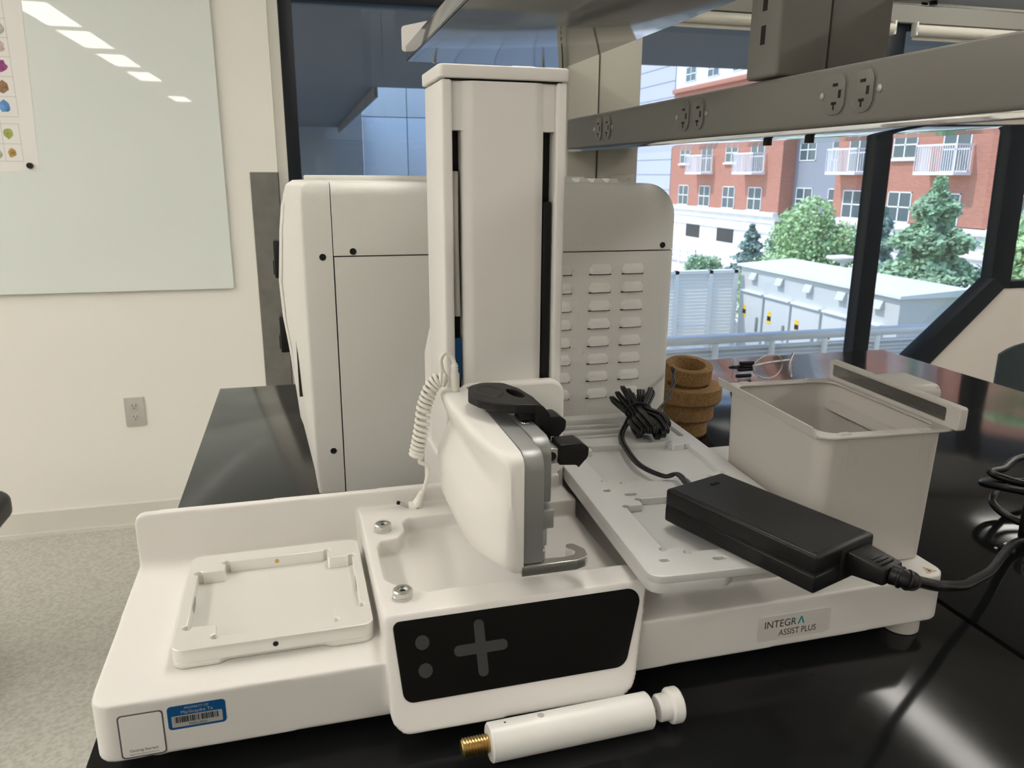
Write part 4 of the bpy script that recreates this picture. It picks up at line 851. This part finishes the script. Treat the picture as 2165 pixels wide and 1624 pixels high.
bush('rounded green tree behind the dark conifer bush', 21500, 30200, -4500, -1400, 1400, 'leaf_conifer', 6, 3600)
bush('small green shrub on the pavement by the white railing', 20500, 36500, GZ, -3700, 1300, 'leaf_conifer', 9, 2400)
bush('leafy tree at the right edge seen through the last pane', 15400, 12700, -4200, 1500, 1500, 'leaf_bright', 7, 6000)
conifer('blue spruce low behind the grey electrical cabinets', 19500, 21400, -1700, 1050, 'leaf_blue', 8, 4000)
# mushroom-shaped path lamp
lm = thing('path_lamp', 'flat round path lamp standing among the shrubs', 'lamp', (17200, 21600, GZ))
mk('lamp_post', G().cyl((17200, 21600, GZ), (17200, 21600, -2200), 60), 'rail_blue', lm); mk('lamp_disc', G().lathe([(80, -2350), (520, -2200), (520, -2140), (60, -2080)], 24, M=Tm(17200, 21600, 0)), 'stone_white', lm)
# switchgear cabinets
cab = thing('electrical_cabinet', 'long pale grey outdoor electrical cabinet with a row of doors', 'electrical cabinet', (12900, 15800, GZ))
mk('cabinet_body', G().box(12130, 13700, 13050, 19300, GZ, -2060), 'cabinet_out', cab, smooth=0)
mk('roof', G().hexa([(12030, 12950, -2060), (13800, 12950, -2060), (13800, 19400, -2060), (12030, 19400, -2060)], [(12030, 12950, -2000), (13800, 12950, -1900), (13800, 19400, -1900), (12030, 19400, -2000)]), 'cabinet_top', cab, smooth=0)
for i, y in enumerate((18600, 17360, 16130, 14880, 13650)):
    wd = 1130 if i < 4 else 420
    dd = mk('door', G().box(12070, 12130, y-(wd/2 if i < 4 else 200), y+(wd/2 if i < 4 else 200), GZ+200, -2740, 12), 'cabinet_out', cab)
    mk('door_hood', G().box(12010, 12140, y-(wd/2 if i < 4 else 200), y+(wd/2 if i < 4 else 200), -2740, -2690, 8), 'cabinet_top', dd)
    if i < 4:
        mk('warning_label', G().box(12064, 12070, y+200, y+400, -3430, -3350).box(12064, 12070, y+220, y+380, -3230, -3110), 'yellow_label', dd, smooth=0)
        mk('label_text', G().box(12063, 12070, y+220, y+380, -3350, -3230), 'black_print', dd, smooth=0)
        mk('handle', G().box(12020, 12070, y-420, y-360, -3750, -3350, 8), 'dark_steel', dd)
    mk('vent_hood', G().hexa([(12010, y-140, -2360), (12010, y+140, -2360), (12130, y+140, -2360), (12130, y-140, -2360)], [(12090, y-140, -2180), (12090, y+140, -2180), (12130, y+140, -2180), (12130, y-140, -2180)]), 'cabinet_out', cab, smooth=0)
# louvered screen
ls = thing('louvered_fence', 'tall grey louvered fence left of the electrical cabinet', 'fence', (10300, 19270, GZ))
for x in (7800, 8900, 10080, 11120, 11900): mk('post', G().box(x-60, x+60, 19180, 19360, GZ, -2160), 'louver_out', ls, smooth=0)
mk('top_rail', G().box(7800, 12020, 19180, 19380, -2250, -2160), 'louver_out', ls, smooth=0)
sl0 = None
for i in range(28):
    z = -4900+i*96
    if sl0 is None: sl0 = mk('louver_blade', G().hexa([(7800, 19200, z), (12020, 19200, z), (12020, 19280, z+40), (7800, 19280, z+40)], [(7800, 19200, z+12), (12020, 19200, z+12), (12020, 19280, z+86), (7800, 19280, z+86)]), 'louver_out', ls, smooth=0)
    else: inst(sl0, (0, 0, i*96))
mk('gate_latch', G().box(10200, 11000, 19150, 19190, -3720, -3660), 'rail_blue', ls, smooth=0)
# terrace with louvered railing right outside
tr = thing('terrace_railing', 'blue-grey louvered railing of the terrace just outside the window', 'railing', (4300, 5000, -1900))
mk('top_rail', G().box(1500, 8000, 4960, 5060, -905, -845, 6), 'rail_blue', tr)
for x in (1680, 2210, 2745, 3275, 3790, 4290, 4810, 5330, 5850, 6400): mk('post', G().box(x-28, x+28, 4975, 5045, -1900, -905, 4), 'rail_blue', tr)
mk('lower_rail', G().box(1500, 8000, 4980, 5040, -965, -945, 3), 'rail_blue', tr)
sl1 = None
for i in range(28):
    if sl1 is None: sl1 = mk('slat', G().hexa([(1500, 4985, -998), (8000, 4985, -998), (8000, 5030, -980), (1500, 5030, -980)], [(1500, 4985, -988), (8000, 4985, -988), (8000, 5030, -962), (1500, 5030, -962)]), 'rail_blue', tr, smooth=0)
    else: inst(sl1, (0, 0, -31*i))
mk('terrace_floor', G().box(-3000, 9000, 2660, 5200, -2100, -1900), 'pavement', smooth=0, kind='structure')
# neighbouring wing and soffit seen through the left glass
sf = G()
sf.box(-6000, 1000, 2665, 16500, 1300, 1600).box(1000, 2250, 2665, 8500, 1300, 1600).box(2250, 12000, 2665, 6000, 1300, 1600)
sf.box(960, 1000, 8500, 16500, 1200, 1300)
mk('exterior_soffit', sf, 'soffit_grey', smooth=0, kind='structure')
wing = thing('panelled_wing', 'pale metal-panelled wing of the building seen through the left glass', 'building', (3000, 17300, GZ))
for i in range(5):
    for j in range(5): mk('wall_panel', G().box(1500+i*950, 2435+i*950, 17000, 17060, -3400+j*1240, -3400+j*1240+1225, 6), 'panel_light', wing)
mk('backing', G().box(1480, 6300, 17060, 18000, GZ, 3200), 'soffit_grey', wing, smooth=0)
mk('end_wall', G().box(-6000, 1480, 16800, 17000, GZ, 1600), 'soffit_grey', wing, smooth=0)
